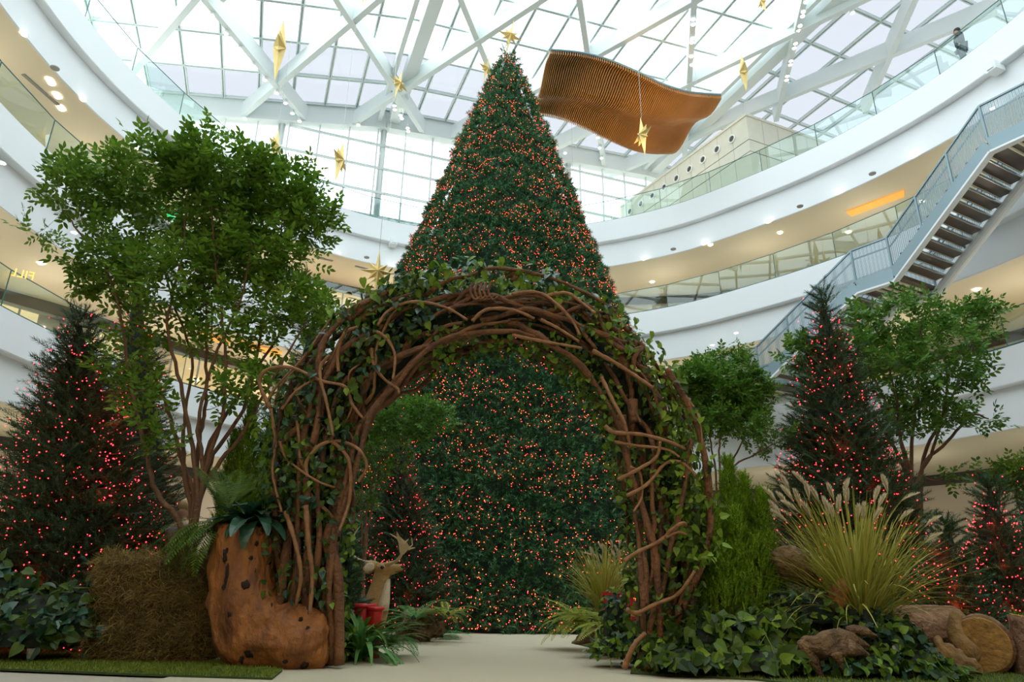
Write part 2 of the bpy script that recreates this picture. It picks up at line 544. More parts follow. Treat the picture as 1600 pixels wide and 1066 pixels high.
dl_a = [(38, 51), (130, 153), (212, 229), (1425, 240), (1308, 297), (1200, 342), (1219, 359), (1441, 310), (1326, 358), (1100, 376), (1110, 378), (1551, 164),
        (1006, 400), (914, 417), (1019, 436), (530, 392), (614, 412), (77, 122), (80, 128), (88, 145), (90, 149), (94, 164), (96, 168)]
dl_b = [(3, 254), (64, 412), (1113, 539), (1526, 453), (116, 363), (345, 493), (1150, 520)]
for x, y in dl_a:
    p = PZ(x, y + (5 if x > 800 else 3), 15.43)
    if x < 100 and y > 100: lb, gp = 'small round downlight, one of three pairs beside the long dark air slot', 'paired downlights beside the long air slot'
    elif x < 300: lb, gp = 'round white downlight along the upper soffit over the leafy tree side', 'downlights over the leafy tree side'
    elif x == 530: lb, gp = 'round white downlight in the upper soffit above the amber shop window', 'downlights above the gold star'
    elif x == 614: lb, gp = 'round white downlight in the upper soffit between gold star and big tree', 'downlights above the gold star'
    elif x < 1050: lb, gp = 'round white downlight in the upper soffit just beside the big tree slope', 'downlights beside the big tree'
    elif x in (1100, 1110): lb, gp = 'one of two touching round downlights in the upper soffit between big tree and stair', 'the touching pair of downlights'
    elif x == 1551: lb, gp = 'round white downlight seen through the topmost bend of the stair guard', 'downlights by the stair'
    else: lb, gp = 'round white downlight in the upper soffit between the touching pair and the stair', 'downlights by the stair'
    downlight(p, 0.085, lb, gp)
for x, y in dl_b:
    p = PZ(x, y, 10.43)
    lb = {3: 'round white downlight in the middle soffit cut by the picture edge', 64: 'round white downlight above the mirrored amber letters', 116: 'round white downlight in the middle soffit at the tip of the leafy tree',
          345: 'round white downlight in the middle soffit behind the leafy tree crown', 1113: 'round white downlight over the bushy tree below the stair foot', 1526: 'round white downlight above the wide leafy tree under the stair', 1150: 'round white downlight in the middle soffit at the lowest stair landing'}[x]
    downlight(p, 0.085, lb, 'downlights in the middle soffit')
for x, y in ((86, 106), (1363, 271), (1250, 322), (1052, 389), (573, 402)):
    mb = MB(); mb.lathe([(0.13, 0), (0.12, -0.03), (0.001, -0.03)], 16)
    tag(mb.build('soffit_speaker', MT['grille'], loc=PZ(x, y, 15.44), local=True), 'round grey speaker grille in the cream soffit of the upper gallery', 'speaker', 'speakers in the upper soffit')
# the galleries' own lamps
k = 0
for zl, e in ((5.1, 20), (10.1, 30), (15.1, 25)):
    for i in range(0, NR, 7):
        if RING[i][1] < 9: continue
        q = RING[i] + RN[i] * 2.0
        lamp('gallery_lamp', 'POINT', (q[0], q[1], zl - 1.2), e, (1.0, 0.88, 0.72), 0.25)

# air grilles on the white fascias
def air_grille(px, py, z, label):
    p = PZ(px, py, z); i = ring_index(p.x, p.y); q = RING[i]; n = RN[i]
    root = empty('air_grille', (q[0], q[1], z), label, 'vent', None)
    R = Matrix.Translation((q[0] - n[0] * 0.0, q[1] - n[1] * 0.0, z)) @ Matrix.Rotation(math.atan2(-n[1], -n[0]), 4, 'Z')
    f = MB(); f.box((-0.04, -0.33, -0.15), (0.02, 0.33, -0.12), mat=R); f.box((-0.04, -0.33, 0.12), (0.02, 0.33, 0.15), mat=R)
    f.box((-0.04, -0.33, -0.15), (0.02, -0.3, 0.15), mat=R); f.box((-0.04, 0.3, -0.15), (0.02, 0.33, 0.15), mat=R); f.build('frame', MT['steel'], root)
    s = MB()
    for j in range(6): s.box((-0.03, -0.3, -0.11 + j * 0.042), (0.0, 0.3, -0.09 + j * 0.042), mat=R)
    s.box((-0.05, -0.3, -.12), (-0.035, 0.3, .12), mat=R)
    s.build('louvre', MT['grille'], root)


air_grille(46, 585, 5.95, 'small louvred air grille in the white band beside the lit fir')
air_grille(1209, 706, 5.95, 'small louvred air grille in the white band between cypress and fir')

# ------------------------------------------------------------------ folded glass roof on diagonal beams
RO = Vector((-6.7, 29.8, 24.2)); RS = Vector((math.cos(math.radians(20)), math.sin(math.radians(20)), 0)); RT = Vector((-RS.y, RS.x, 0))
FOLD2, SMIN, SMAX, TMIN = 15.4, -16.8, 33.4, -35.0


def roofz(s, t):
    z = RO.z + 0.045 * t
    if s < 0: z += 0.194 * s
    elif s < FOLD2: z += 0.055 * s
    else: z += 0.055 * FOLD2 - 0.105 * (s - FOLD2)
    return z


def RPt(s, t, dz=0.0):
    p = RO + RS * s + RT * t
    return Vector((p.x, p.y, roofz(s, t) + dz))


def unroof(px, py, off):
    """where the sight line of a photo pixel meets the roof lowered by off"""
    d = ray(px, py)
    a, b = 5.0 / FPX, 80.0 / FPX
    f = lambda k: (EYE + d.z * k) - (roofz(*(lambda q: (q.dot(RS), q.dot(RT)))(Vector((d.x * k, d.y * k, 0)) - Vector((RO.x, RO.y, 0)))) - off)
    for _ in range(50):
        m_ = (a + b) / 2
        if f(m_) > 0: b = m_
        else: a = m_
    return Vector((d.x * a, d.y * a, EYE + d.z * a))


TS = [-0.0, -0.3] + [-0.2 - 2.28 * k for k in range(1, 17)]
def facet(sa, sb, ns, n_, frit_from):
    ss = np.linspace(sa, sb, ns + 1)
    bars = MB()
    for s in ss[1:-1]:
        for ds in (-0.045, 0.045):
            bars.bar(RPt(s + ds, 0, -.05), RPt(s + ds, TS[-1], -.05), 0.05, 0.14)
        bars.bar(RPt(s, 0, .0), RPt(s, TS[-1], .0), 0.16, 0.03)
    for t in TS:
        for dt in (-0.045, 0.045):
            bars.bar(RPt(sa + 1e-3, t + dt, -.06), RPt(sb - 1e-3, t + dt, -.06), 0.05, 0.14)
        bars.bar(RPt(sa + 1e-3, t, -.01), RPt(sb - 1e-3, t, -.01), 0.16, 0.03)
    struct(bars.build('window_%d_frame' % n_, MT['bar']))
    cl, fr = MB(), MB()
    for i in range(ns):
        for j in range(len(TS) - 1):
            m_ = fr if frit_from(i / ns, -TS[j]) else cl
            m_.add([RPt(ss[i], TS[j], .03), RPt(ss[i + 1], TS[j], .03), RPt(ss[i + 1], TS[j + 1], .03), RPt(ss[i], TS[j + 1], .03)], [(0, 1, 2, 3)])
    if cl.n: struct(cl.build('window_%d_panes' % n_, MT['roofglass']))
    if fr.n: struct(fr.build('window_%d_fritted_panes' % n_, MT['frit']))


facet(SMIN, 0, 11, 1, lambda u, t: (t < 1.9 and u > .3) or (u > .6 and t < 2.9))
facet(0, FOLD2, 10, 2, lambda u, t: t < 4.6)
facet(FOLD2, SMAX, 11, 3, lambda u, t: True)
# valley girders on the folds
for s, nm in ((0, 1), (FOLD2, 2)):
    for ds, wd in ((-0.32, 0.2), (0.42, 0.55)):
        mb = MB(); mb.bar(RPt(s + ds, 0.3, -.45), RPt(s + ds, TMIN, -.45), wd, 0.7)
        struct(mb.build('roof_girder_beam', MT['steel']))
# edge girder over the glazed end wall
mb = MB(); mb.bar(RPt(SMIN, 0.0, -.62), RPt(0, 0.0, -.62), 0.5, 1.0); mb.bar(RPt(0, 0.0, -.62), RPt(FOLD2, 0, -.62), 0.5, 1.0)
mb.bar(RPt(FOLD2, 0.0, -.62), RPt(SMAX, 0, -.62), 0.5, 1.0)
struct(mb.build('end_wall_beam', MT['steel']))
BEAMS = [((345, -45), (205, 118)), ((300, -22), (482, 196)), ((600, -5), (372, 188)), ((505, -30), (668, 220)), ((880, -20), (542, 202)),
         ((708, -28), (800, 195)), ((1115, -12), (690, 226)), ((903, -15), (946, 277)), ((1086, -15), (1070, 245)),
         ((1380, -12), (835, 250)), ((1262, -20), (1213, 190)), ((1560, 20), (1165, 182)), ((1435, -10), (1352, 178)),
         ((1165, 182), (950, 280)), ((350, 0), (300, -30))]
for a, b in BEAMS:
    pa, pb = unroof(*a, 1.0), unroof(*b, 1.0)
    mb = MB(); mb.bar(pa + Vector((0, 0, .38)), pb + Vector((0, 0, .38)), 0.24, 0.78)
    struct(mb.build('roof_diagonal_beam', MT['steel']))
# spot lamps on the beams
def spotlamp(px, py, off, lab):
    p = unroof(px, py, off)
    mb = MB(); mb.lathe([(0.05, 0.16), (0.09, 0.12), (0.10, 0.0), (0.09, -0.02)], 12, (0, 0, 0), 0)
    mb.lathe([(0.09, -0.015), (0.001, -0.05)], 12, (0, 0, 0), 1); mb.bar((0, 0, .15), (0, 0, .4), .03, .03)
    return tag(mb.build('spot_lamp', [MT['steel'], MT['bulbw']], loc=p, local=True), lab, 'spot lamp', 'spot lamps on ' + lab.split(' under ')[-1])


for x, y in ((331, 24), (353, 52), (374, 76), (395, 102), (414, 125), (432, 145), (446, 161), (457, 177), (468, 189), (383, 185)):
    spotlamp(x, y, 1.15, 'small round white spot lamp under the beams by the flat star')
for x, y in ((616, 165), (617, 171), (626, 180), (628, 185), (637, 200), (638, 205), (560, 195)):
    spotlamp(x, y, 1.15, 'small round white spot lamp under the beam below the tilted star')
for x, y in ((1083, 30), (1083, 38), (1082, 60), (1081, 66), (1080, 88), (1081, 101)):
    spotlamp(x, y, 1.15, 'small round white spot lamp under the beam above the wavy wooden panel')
for x, y in ((1259, 3), (1255, 18), (1254, 25), (1250, 40), (1248, 48), (1243, 68), (1241, 75), (1236, 95), (1235, 101), (1230, 119), (1229, 125), (1332, 20)):
    spotlamp(x, y, 1.15, 'small round white spot lamp under the steep beam over the stone tower')
for x, y in ((934, 215), (937, 231), (940, 247), (883, 239)):
    spotlamp(x, y, 1.15, 'small round white spot lamp under the beam below the wavy wooden panel')

# glazed end wall under the edge girder
bars, gl = MB(), MB()
EWZ = 17.6
sv = [-14.5 + 1.42 * k for k in range(23)]
def ew(s, z): p = RO + RS * s + RT * 0.0; return Vector((p.x, p.y, z))
for k, s in enumerate(sv):
    top = roofz(s, 0) - 1.1
    bars.bar(ew(s, EWZ), ew(s, top), 0.07, 0.12, up=RT)
    if k < len(sv) - 1:
        s2 = sv[k + 1]
        gl.add([ew(s, EWZ), ew(s2, EWZ), ew(s2, roofz(s2, 0) - 1.1), ew(s, top)], [(0, 1, 2, 3)])
for z in (18.0, 19.35, 20.75, 22.1, 23.3):
    for k in range(len(sv) - 1):
        if z < roofz(sv[k], 0) - 1.1: bars.bar(ew(sv[k], z), ew(sv[k + 1], z), 0.09, 0.12)
struct(bars.build('window_4_frame', MT['bar'])); struct(gl.build('window_4_panes', MT['roofglass']))
for s in (-4.9, 0.0, 10.4):
    mb = MB(); mb.tube([ew(s, 17.85) + RT * .15, ew(s, roofz(s, 0) - 1.0) + RT * .15], 0.17, 16)
    struct(mb.build('round_column', MT['steel'], smooth=True))
# ------------------------------------------------------------------ amber coves, green sign
def cove(pts, z, m, name, label, cat, th=0.05):
    q = [PZ(x, y, z) for x, y in pts]
    mb = MB(); n = len(q)
    mb.add([tuple(v) for v in q] + [tuple(v - Vector((0, 0, th))) for v in q],
           [tuple(range(n)), tuple(range(2 * n - 1, n - 1, -1))] + [(k, (k + 1) % n, n + (k + 1) % n, n + k) for k in range(n)])
    return tag(mb.build(name, m), label, cat)


cove([(1322, 330), (1412, 296), (1413, 306), (1330, 337)], 15.44, MT['orange'], 'cove_light', 'long amber glowing slot in the upper gallery soffit beside the stair', 'cove light')
cove([(309, 514), (360, 531), (358, 539), (308, 522)], 10.44, MT['orange'], 'cove_light', 'short amber glowing slot in the soffit, seen through the leafy tree', 'cove light')
cove([(372, 531), (440, 549), (438, 557), (370, 539)], 10.44, MT['orange'], 'cove_light', 'amber glowing slot in the soffit between leafy tree and arch', 'cove light')
MT['green'] = mat('green_neon', (0, .3, .1), 0.4, emis=(0.0, 0.8, 0.22), es=0.7)
i = ring_index(*PZ(262, 338, 12.9)[:2])
mb = MB()
for (a, b) in (((245, 322), (262, 334)), ((262, 336), (282, 349)), ((268, 330), (284, 340))):
    pa, pb = P(*a, 24.0), P(*b, 24.0)
    mb.bar(pa, pb, 0.1, 0.16)
tag(mb.build('neon_sign', MT['green']), 'green glowing neon strip sign glimpsed through the leafy tree crown', 'sign')

# slot diffusers
for k, (a, b) in enumerate((((36, 116), (92, 165)), ((492, 402), (520, 408)), ((555, 416), (575, 421)))):
    mb = MB(); pa, pb = PZ(*a, 15.44), PZ(*b, 15.44); mb.bar(pa, pb, 0.12, 0.03)
    tag(mb.build('slot_vent', MT['grille']), ['long dark air slot in the soffit above the three paired downlights', 'thin dark air slot in the soffit above the amber shop window', 'thin dark air slot in the soffit just beside the gold star'][k], 'vent')

# small projector box on the upper fascia
for px, py, lab in ((1565, 97, 'small white projector box clipped to the upper fascia above the stair'), (617, 379, 'small grey box on the upper fascia beside the big tree')):
    p = PZ(px, py, 16.6); i = ring_index(p.x, p.y); q = RING[i] - RN[i] * 0.12
    mb = MB(); R = Matrix.Translation((*q, 16.62)) @ Matrix.Rotation(math.atan2(RN[i][1], RN[i][0]), 4, 'Z')
    mb.box((-.12, -.17, -.16), (.3, .17, .16), mat=R); mb.box((-.16, -.1, -.1), (-.12, .1, .1), mat=R)
    tag(mb.build('projector_box', MT['steel']), lab, 'projector')

# ------------------------------------------------------------------ stone clad tower on the top floor
c0 = Vector((10.9, 27.1, 17.8)); HT = 4.45
aL = Vector((math.sin(math.radians(-29)), math.cos(math.radians(-29)), 0)); aR = Vector((math.sin(math.radians(66)), math.cos(math.radians(66)), 0))
mb = MB()
LL, LR = 9.6, 9.0
def towerband(z0, z1, off, mi=0):
    o = (-aL - aR) * off
    a = c0 + aL * LL - aR * off + Vector((0, 0, 0)); b = c0 + o; c = c0 + aR * LR - aL * off
    d = c0 + aL * LL + aR * LR
    V = []
    for z in (z0, z1):
        for q in (a, b, c, d): V.append((q.x, q.y, 17.8 + z))
    mb.add(V, [(0, 1, 2, 3), (7, 6, 5, 4), (0, 4, 5, 1), (1, 5, 6, 2), (2, 6, 7, 3), (3, 7, 4, 0)], mi)
towerband(0, 2.35, 0.0); towerband(2.39, 3.0, 0.0); towerband(3.04, HT - .12, 0.0); towerband(HT - .12, HT, 0.05)
towerband(2.34, 2.40, -0.03, 1); towerband(2.99, 3.05, -0.03, 1)
for L, ax, other in ((LL, aL, aR), (LR, aR, aL)):
    for k in range(1, int(L / 0.95)):
        q = c0 + ax * (0.95 * k) - other * 0.003
        mb.bar(q + Vector((0, 0, .02)), q + Vector((0, 0, HT - .15)), 0.012, 0.012, mi=2)
MT['joint'] = mat('stone_joint', (0.45, 0.43, 0.35), .8)
struct(mb.build('wall_tower', [MT['stone'], MT['dark'], MT['joint']]))
for k in range(9):
    q = c0 + aL * (0.95 + 0.97 * k) - aR * 0.0 + Vector((0, 0, 3.62))
    nrm = -aR + aL * (aR.dot(aL)); nrm = (-aR - aL * (-aR).dot(aL)).normalized()
    m_ = MB(); R = nrm.to_track_quat('Z', 'Y').to_matrix().to_4x4(); R.translation = q
    ring = [(0.20, 0.0), (0.21, 0.07), (0.16, 0.08), (0.15, 0.02)]
    prof = MB(); prof.lathe(ring, 20); prof.lathe([(0.15, 0.03), (0.001, 0.03)], 20, mi=1)
    V = np.concatenate(prof.V) @ np.array(R.to_3x3()).T + np.array(R.translation)
    m_.V = [V]; m_.F = prof.F; m_.MI = prof.MI; m_.n = prof.n
    tag(m_.build('porthole_vent', [MT['steel'], MT['dark']]), 'round dark porthole vent in a row along the cream stone tower', 'vent', 'porthole vents on the stone tower')

# ------------------------------------------------------------------ wavy wooden ceiling panel
MT['wood'] = mat('amber_wood_slats', (0.50, 0.22, 0.05), 0.4, coat=0.3, noise=(0.9, (0.33, 0.14, 0.03), 4, 0.35), emis=None)
MT['woodedge'] = mat('blue_grey_panel_rim', (0.16, 0.28, 0.33), 0.4)
top = catmull([(860, 84), (905, 88), (950, 99), (1000, 120), (1040, 139), (1075, 149), (1100, 152), (1127, 154)], 20, closed=False)
bot = catmull([(832, 179), (872, 186), (915, 203), (955, 222), (990, 236), (1020, 241), (1050, 241)], 24, closed=False)
TLw, TRw = PZ(860, 84, 20.9), PZ(1127, 154, 20.9)
BLw, BRw = PZ(832, 179, 20.0), PZ(1050, 241, 20.0)


def online(pxy, A, B):
    """pixel on the vertical plane through A and B"""
    d = ray(*pxy); n = Vector((B.y - A.y, A.x - B.x, 0)); o = Vector((0, 0, EYE))
    t = (A - o).dot(n) / d.dot(n)
    return o + d * t


def samp(c, u):
    k = u * (len(c) - 1); i = min(int(k), len(c) - 2); f = k - i
    return c[i] * (1 - f) + c[i + 1] * f


root = empty('wave_panel', (TLw + TRw) / 2, 'large wavy amber wooden slatted panel hanging under the glass roof', 'ceiling panel')
sl = MB(); NS = 96
top3 = [online(samp(top, k / NS), TLw, TRw) for k in range(NS + 1)]
bot3 = [online(samp(bot, k / NS), BLw, BRw) for k in range(NS + 1)]
for k in range(NS + 1):
    a, b = top3[k], bot3[k]
    V = []; n = 14
    tdir = (TRw - TLw).normalized() * 0.018
    for j in range(n + 1):
        u = j / n
        p = a.lerp(b, u) + Vector((0, 0, 0.26 * math.sin(u * 8.2 + k * 0.036) * math.sin(math.pi * u) ** .5 if 0 < u < 1 else 0))
        for sgn in (-1, 1):
            for zz in (0, 0.15):
                V.append(tuple(p + tdir * sgn + Vector((0, 0, zz))))
    F = []
    for j in range(n):
        o = j * 4
        F += [(o, o + 4, o + 6, o + 2), (o, o + 1, o + 5, o + 4), (o + 2, o + 6, o + 7, o + 3), (o + 1, o + 3, o + 7, o + 5)]
    F += [(0, 2, 3, 1), (4 * n, 4 * n + 1, 4 * n + 3, 4 * n + 2)]
    sl.add(V, F)
sl.build('slatted_surface', MT['wood'], root)
# backing sheet carried by the slats
bk = MB(); n = 14; V = []
for k in range(0, NS + 1, 4):
    for j in range(n + 1):
        u = j / n
        V.append(tuple(top3[k].lerp(bot3[k], u) + Vector((0, 0, 0.152 + (0.26 * math.sin(u * 8.2 + k * 0.036) * math.sin(math.pi * u) ** .5 if 0 < u < 1 else 0)))))
nk = len(range(0, NS + 1, 4))
bk.add(V, [(k * (n + 1) + j, (k + 1) * (n + 1) + j, (k + 1) * (n + 1) + j + 1, k * (n + 1) + j + 1) for k in range(nk - 1) for j in range(n)])
bk.build('backing_sheet', MT['dark'], root)
e = MB(); e.tube([p + Vector((0, 0, .2)) for p in top3], 0.05, 6); e.build('rim', MT['woodedge'], root)
for k, (a, b) in enumerate(((0.12, .1), (.55, .1), (.12, .9), (.9, .2))):
    q = top3[int(a * NS)].lerp(bot3[int(a * NS)], b)
    m_ = MB(); m_.tube([q + Vector((0, 0, .1)), q + Vector((0, 0, 3.1))], 0.008, 4); m_.build('suspension_wire', MT['wire'], root)
lamp('panel_uplight', 'SPOT', (4.8, 21.0, 15.6), 600, (1.0, 0.62, 0.28), 0.3, (5.2, 25.2, 20.4), 70)

# ------------------------------------------------------------------ gold stars
def star_mesh(name, H, W, thick, parent=None, loc=(0, 0, 0), rot=(0, 0, 0)):
    """eight-pointed faceted star: long upright points, shorter side points"""
    mb = MB(); V = []; n = 16
    for k in range(n):
        a = math.pi / 2 + k * math.pi / 8
        if k % 2: r = 0.185 * W
        elif k == 0: r = H * 0.46
        elif k == 8: r = H * 0.54
        elif k % 4 == 0: r = W * 0.5
        else: r = W * 0.38
        V.append((r * math.cos(a), 0, r * math.sin(a)))
    V += [(0, -thick, 0), (0, thick, 0)]
    F = [(k, (k + 1) % n, n) for k in range(n)] + [((k + 1) % n, k, n + 1) for k in range(n)]
    mb.add(V, F)
    o = mb.build(name, MT['gold'], loc=loc, local=True)
    o.rotation_euler = rot
    return o


def star(px, py, Y, hpx, ang, label, tilt=0.0, wire=True, wr=0.78):
    p = P(px, py, Y)
    q = p - Vector((0, 0, EYE)); depth = q.dot(_F)
    m1 = abs((q + Vector((0, 0, .5))).dot(_Up) / (q + Vector((0, 0, .5))).dot(_F) - (q - Vector((0, 0, .5))).dot(_Up) / (q - Vector((0, 0, .5))).dot(_F)) * FPX
    H = 1.18 * hpx / m1; W = 0.84 * hpx * depth / FPX
    ang = ang + math.atan2(-q.x, q.y)
    root = empty('hanging_star', p, label, 'star', 'gold stars hung through the atrium')
    o = star_mesh('faceted_star', H, W, H * 0.085, rot=(0, tilt, ang)); o.parent = root
    if wire:
        top_ = unroof_z(p) - p.z
        m_ = MB(); m_.tube([(0, 0, H * .4), (0, 0, top_)], 0.007, 4)
        w_ = m_.build('hanging_wire', MT['wire'], local=True); w_.parent = root
    return root


def unroof_z(p):
    v = p - RO
    return roofz(v.dot(RS), v.dot(RT)) - 0.1


R_ = math.radians
star(437, 74, 20.0, 78, R_(80), 'large gold star seen nearly edge-on, highest above the leafy tree', R_(-4))
star(531, 250, 22.0, 62, R_(64), 'gold star seen half edge-on in front of the glazed end wall', R_(8))
star(430, 228, 23.0, 52, R_(60), 'gold star half hidden by the top of the leafy tree crown', R_(5))
star(623, 131, 22.0, 46, R_(38), 'tilted gold star at the joint of the roof beams', R_(10))
star(590, 425, 20.0, 66, R_(4), 'gold star facing front, hanging lowest beside the arch top', R_(0))
star(760, 108, 24.0, 40, R_(42), 'small gold star peeping out behind the tip of the big tree', R_(9))
star(896, 327, 28.3, 44, R_(-12), 'gold star facing front beside the right slope of the big tree', R_(-6))
star(1004, 211, 21.0, 56, R_(-52), 'gold star hanging in front of the wavy wooden panel', R_(-4))
star(1162, 112, 24.0, 52, R_(-80), 'slim edge-on gold star between wavy panel and stone tower', R_(-3))
star(1192, 2, 22.0, 34, R_(-50), 'gold star cut by the top edge above the stone tower', R_(-6))
star(568, -6, 20.0, 26, R_(30), 'gold star tip just showing at the top edge of the view')

# ------------------------------------------------------------------ the long open stair on the far side
MT['perf'] = perforated('perforated_steel_sheet', (0.27, 0.36, 0.40), 46.0, 0.40)
MT['stairgrey'] = mat('blue_grey_painted_steel', (0.27, 0.37, 0.42), 0.4, 0.2)
MT['tread'] = mat('dark_brown_stair_tread', (0.10, 0.075, 0.055), 0.35)
MT['nose'] = mat('bright_step_edge', (0.62, 0.68, 0.68), 0.25, 0.6)
# (plan point of the inner edge, floor height) along the run
RUN = [((7.2, 24.4), 7.8), ((8.55, 22.9), 7.8), ((11.0, 20.2), 10.2), ((11.7, 19.3), 10.2), ((12.95, 15.9), 12.5), ((13.6, 14.9), 12.5), ((14.6, 13.0), 13.9)]
RUN = [(Vector((a[0], a[1], 0)), z) for a, z in RUN]
root = empty('open_stair', (8.55, 22.9, 7.8), 'long steel stair with perforated guards climbing along the far galleries', 'staircase')
OUT = Vector((0.88, 0.475, 0)); WS = 2.15
def side(k, off):
    p, z = RUN[k]; return Vector((p.x, p.y, z)) + OUT * off * WS
for off, nm in ((0, 'inner_stringer'), (1, 'outer_stringer')):
    m_ = MB()
    for k in range(len(RUN) - 1):
        a, b = side(k, off), side(k + 1, off)
        if off == 0:
            m_.bar(a + Vector((0, 0, -.12)), b + Vector((0, 0, -.12)), 0.10, 0.42)
            m_.bar(a + Vector((0, 0, -.36)), b + Vector((0, 0, -.36)), 0.2, 0.06, mi=1)
        else:
            m_.tube([a + Vector((0, 0, -.25)), b + Vector((0, 0, -.25))], 0.15, 12, mi=1)
    m_.build(nm, [MT['stairgrey'], MT['white']], root)
for off in (0, 1):
    g = MB(); rl = MB(); ps = []
    for k in range(len(RUN) - 1):
        a, b = side(k, off), side(k + 1, off)
        g.add([a + Vector((0, 0, .1)), b + Vector((0, 0, .1)), b + Vector((0, 0, 1.15)), a + Vector((0, 0, 1.15))], [(0, 1, 2, 3)])
        rl.bar(a + Vector((0, 0, 1.17)), b + Vector((0, 0, 1.17)), 0.06, 0.05)
        inn = OUT * (0.09 if off == 0 else -.09)
        rl.tube([a + inn + Vector((0, 0, .88)), b + inn + Vector((0, 0, .88))], 0.028, 6)
    g.build('perforated_guard', MT['perf'], root); rl.build('handrail', MT['stairgrey'], root)
    for k in range(len(RUN) - 1):
        a, b = side(k, off), side(k + 1, off)
        n = max(1, round((b - a).length / 1.25))
        for j in range(n):
            q = a.lerp(b, j / n)
            m_ = MB(); m_.bar(q, q + Vector((0, 0, 1.17)), 0.05, 0.07, up=OUT); m_.build('guard_post', MT['stairgrey'], root)
for k in (1, 3, 5):
    a, b = side(k, 0), side(k + 1, 0)
    n = max(3, round(abs(b.z - a.z) / 0.235))
    for j in range(n):
        q = a.lerp(b, (j + .5) / n); q2 = a.lerp(b, (j + 1.25) / n)
        d = Vector((b.x - a.x, b.y - a.y, 0)).normalized(); w_ = (Vector((b.x - a.x, b.y - a.y, 0))).length / n
        z = a.z + (b.z - a.z) * (j + 1) / n
        c = Vector((q.x, q.y, z)) + OUT * WS / 2
        m_ = MB()
        R = Matrix.Translation(c) @ Matrix.Rotation(math.atan2(OUT.y, OUT.x), 4, 'Z')
        m_.box((-WS / 2, -w_ * .62, -.055), (WS / 2, w_ * .50, -.01), 0, R)
        m_.box((-WS / 2, -w_ * .68, -.07), (WS / 2, -w_ * .60, -.0), 1, R)
        m_.box((-WS / 2, w_ * .36, -.065), (WS / 2, w_ * .44, -.055), 2, R)
        m_.build('step', [MT['tread'], MT['nose'], MT['soffit']], root)
for k in (0, 2, 4):
    a, b, c, d = side(k, 0), side(k + 1, 0), side(k + 1, 1), side(k, 1)
    m_ = MB(); dz = Vector((0, 0, -.12))
    m_.add([a, b, c, d, a + dz, b + dz, c + dz, d + dz], [(0, 1, 2, 3), (7, 6, 5, 4), (0, 4, 5, 1), (1, 5, 6, 2), (2, 6, 7, 3), (3, 7, 4, 0)])
    n = 5
    for j in range(1, n):
        p, q = a.lerp(b, j / n), d.lerp(c, j / n); m_.bar(p + dz * 1.2, q + dz * 1.2, .05, .08, mi=1)
    m_.build('landing', [MT['tread'], MT['soffit']], root)
# footbridge from the lowest landing back to the gallery
a, b = side(0, 0), side(0, 1); rr_ = ring_index(9.5, 26.4)
m_ = MB(); q1, q2 = Vector((7.6, 28.6, 7.8)), Vector((10.6, 25.9, 7.8)); dz = Vector((0, 0, -.25))
m_.add([a, b, q2, q1, a + dz, b + dz, q2 + dz, q1 + dz], [(0, 1, 2, 3), (7, 6, 5, 4), (0, 4, 5, 1), (1, 5, 6, 2), (2, 6, 7, 3), (3, 7, 4, 0)])
tag(m_.build('footbridge', MT['tread']), 'short footbridge joining the stair foot to the lowest gallery', 'bridge')

# glass reflection of an amber sign, built as glowing mirrored letters behind the balustrade
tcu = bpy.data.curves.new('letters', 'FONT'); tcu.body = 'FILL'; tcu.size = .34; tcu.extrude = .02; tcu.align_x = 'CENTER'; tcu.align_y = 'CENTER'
to = bpy.data.objects.new('reflected_lettering', tcu); COL.objects.link(to); to.location = P(35, 429, 17.6); to.rotation_euler = (R_(90), 0, R_(35)); to.scale = (-1, 1, 1)
bpy.context.view_layer.update()
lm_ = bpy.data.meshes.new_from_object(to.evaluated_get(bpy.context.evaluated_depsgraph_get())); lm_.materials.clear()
lm_.materials.append(mat('amber_sign_reflection', (.8, .5, .1), .5, emis=(1.0, .62, .16), es=.7))
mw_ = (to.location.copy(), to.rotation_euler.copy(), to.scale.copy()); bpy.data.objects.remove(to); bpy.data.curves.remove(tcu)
to = bpy.data.objects.new('reflected_lettering', lm_); COL.objects.link(to); to.location, to.rotation_euler, to.scale = mw_
tag(to, 'reflection of small amber sign letters, in mirror writing at the lowest balustrade', 'sign')
# ------------------------------------------------------------------ plant templates and builders
def nrmz(v):
    v = np.asarray(v, float); return v / (np.linalg.norm(v, axis=-1, keepdims=True) + 1e-9)


def T_sprig(n, L, nl, w=0.0035, seed=0, spread=0.9):
    """needle sprig along +y"""
    r = np.random.default_rng(seed); V = []; F = []
    V += [(-w, 0, 0), (w, 0, 0), (0, L, 0)]; F.append((0, 1, 2))
    for i in range(n):
        t = (i + .5) / n; a = i * 2.4 + r.uniform(-.3, .3)
        o = np.array([0, L * t, 0]); sp = spread * (1 - .45 * t)
        d = np.array([math.cos(a) * sp, 0.75, math.sin(a) * sp]); d /= np.linalg.norm(d)
        l = nl * r.uniform(.8, 1.15); s = np.cross(d, [0.1, .3, 1.0]); s = s / np.linalg.norm(s) * w
        k = len(V); V += [tuple(o - s), tuple(o + s), tuple(o + d * l)]; F.append((k, k + 1, k + 2))
    return np.array(V), np.array(F)


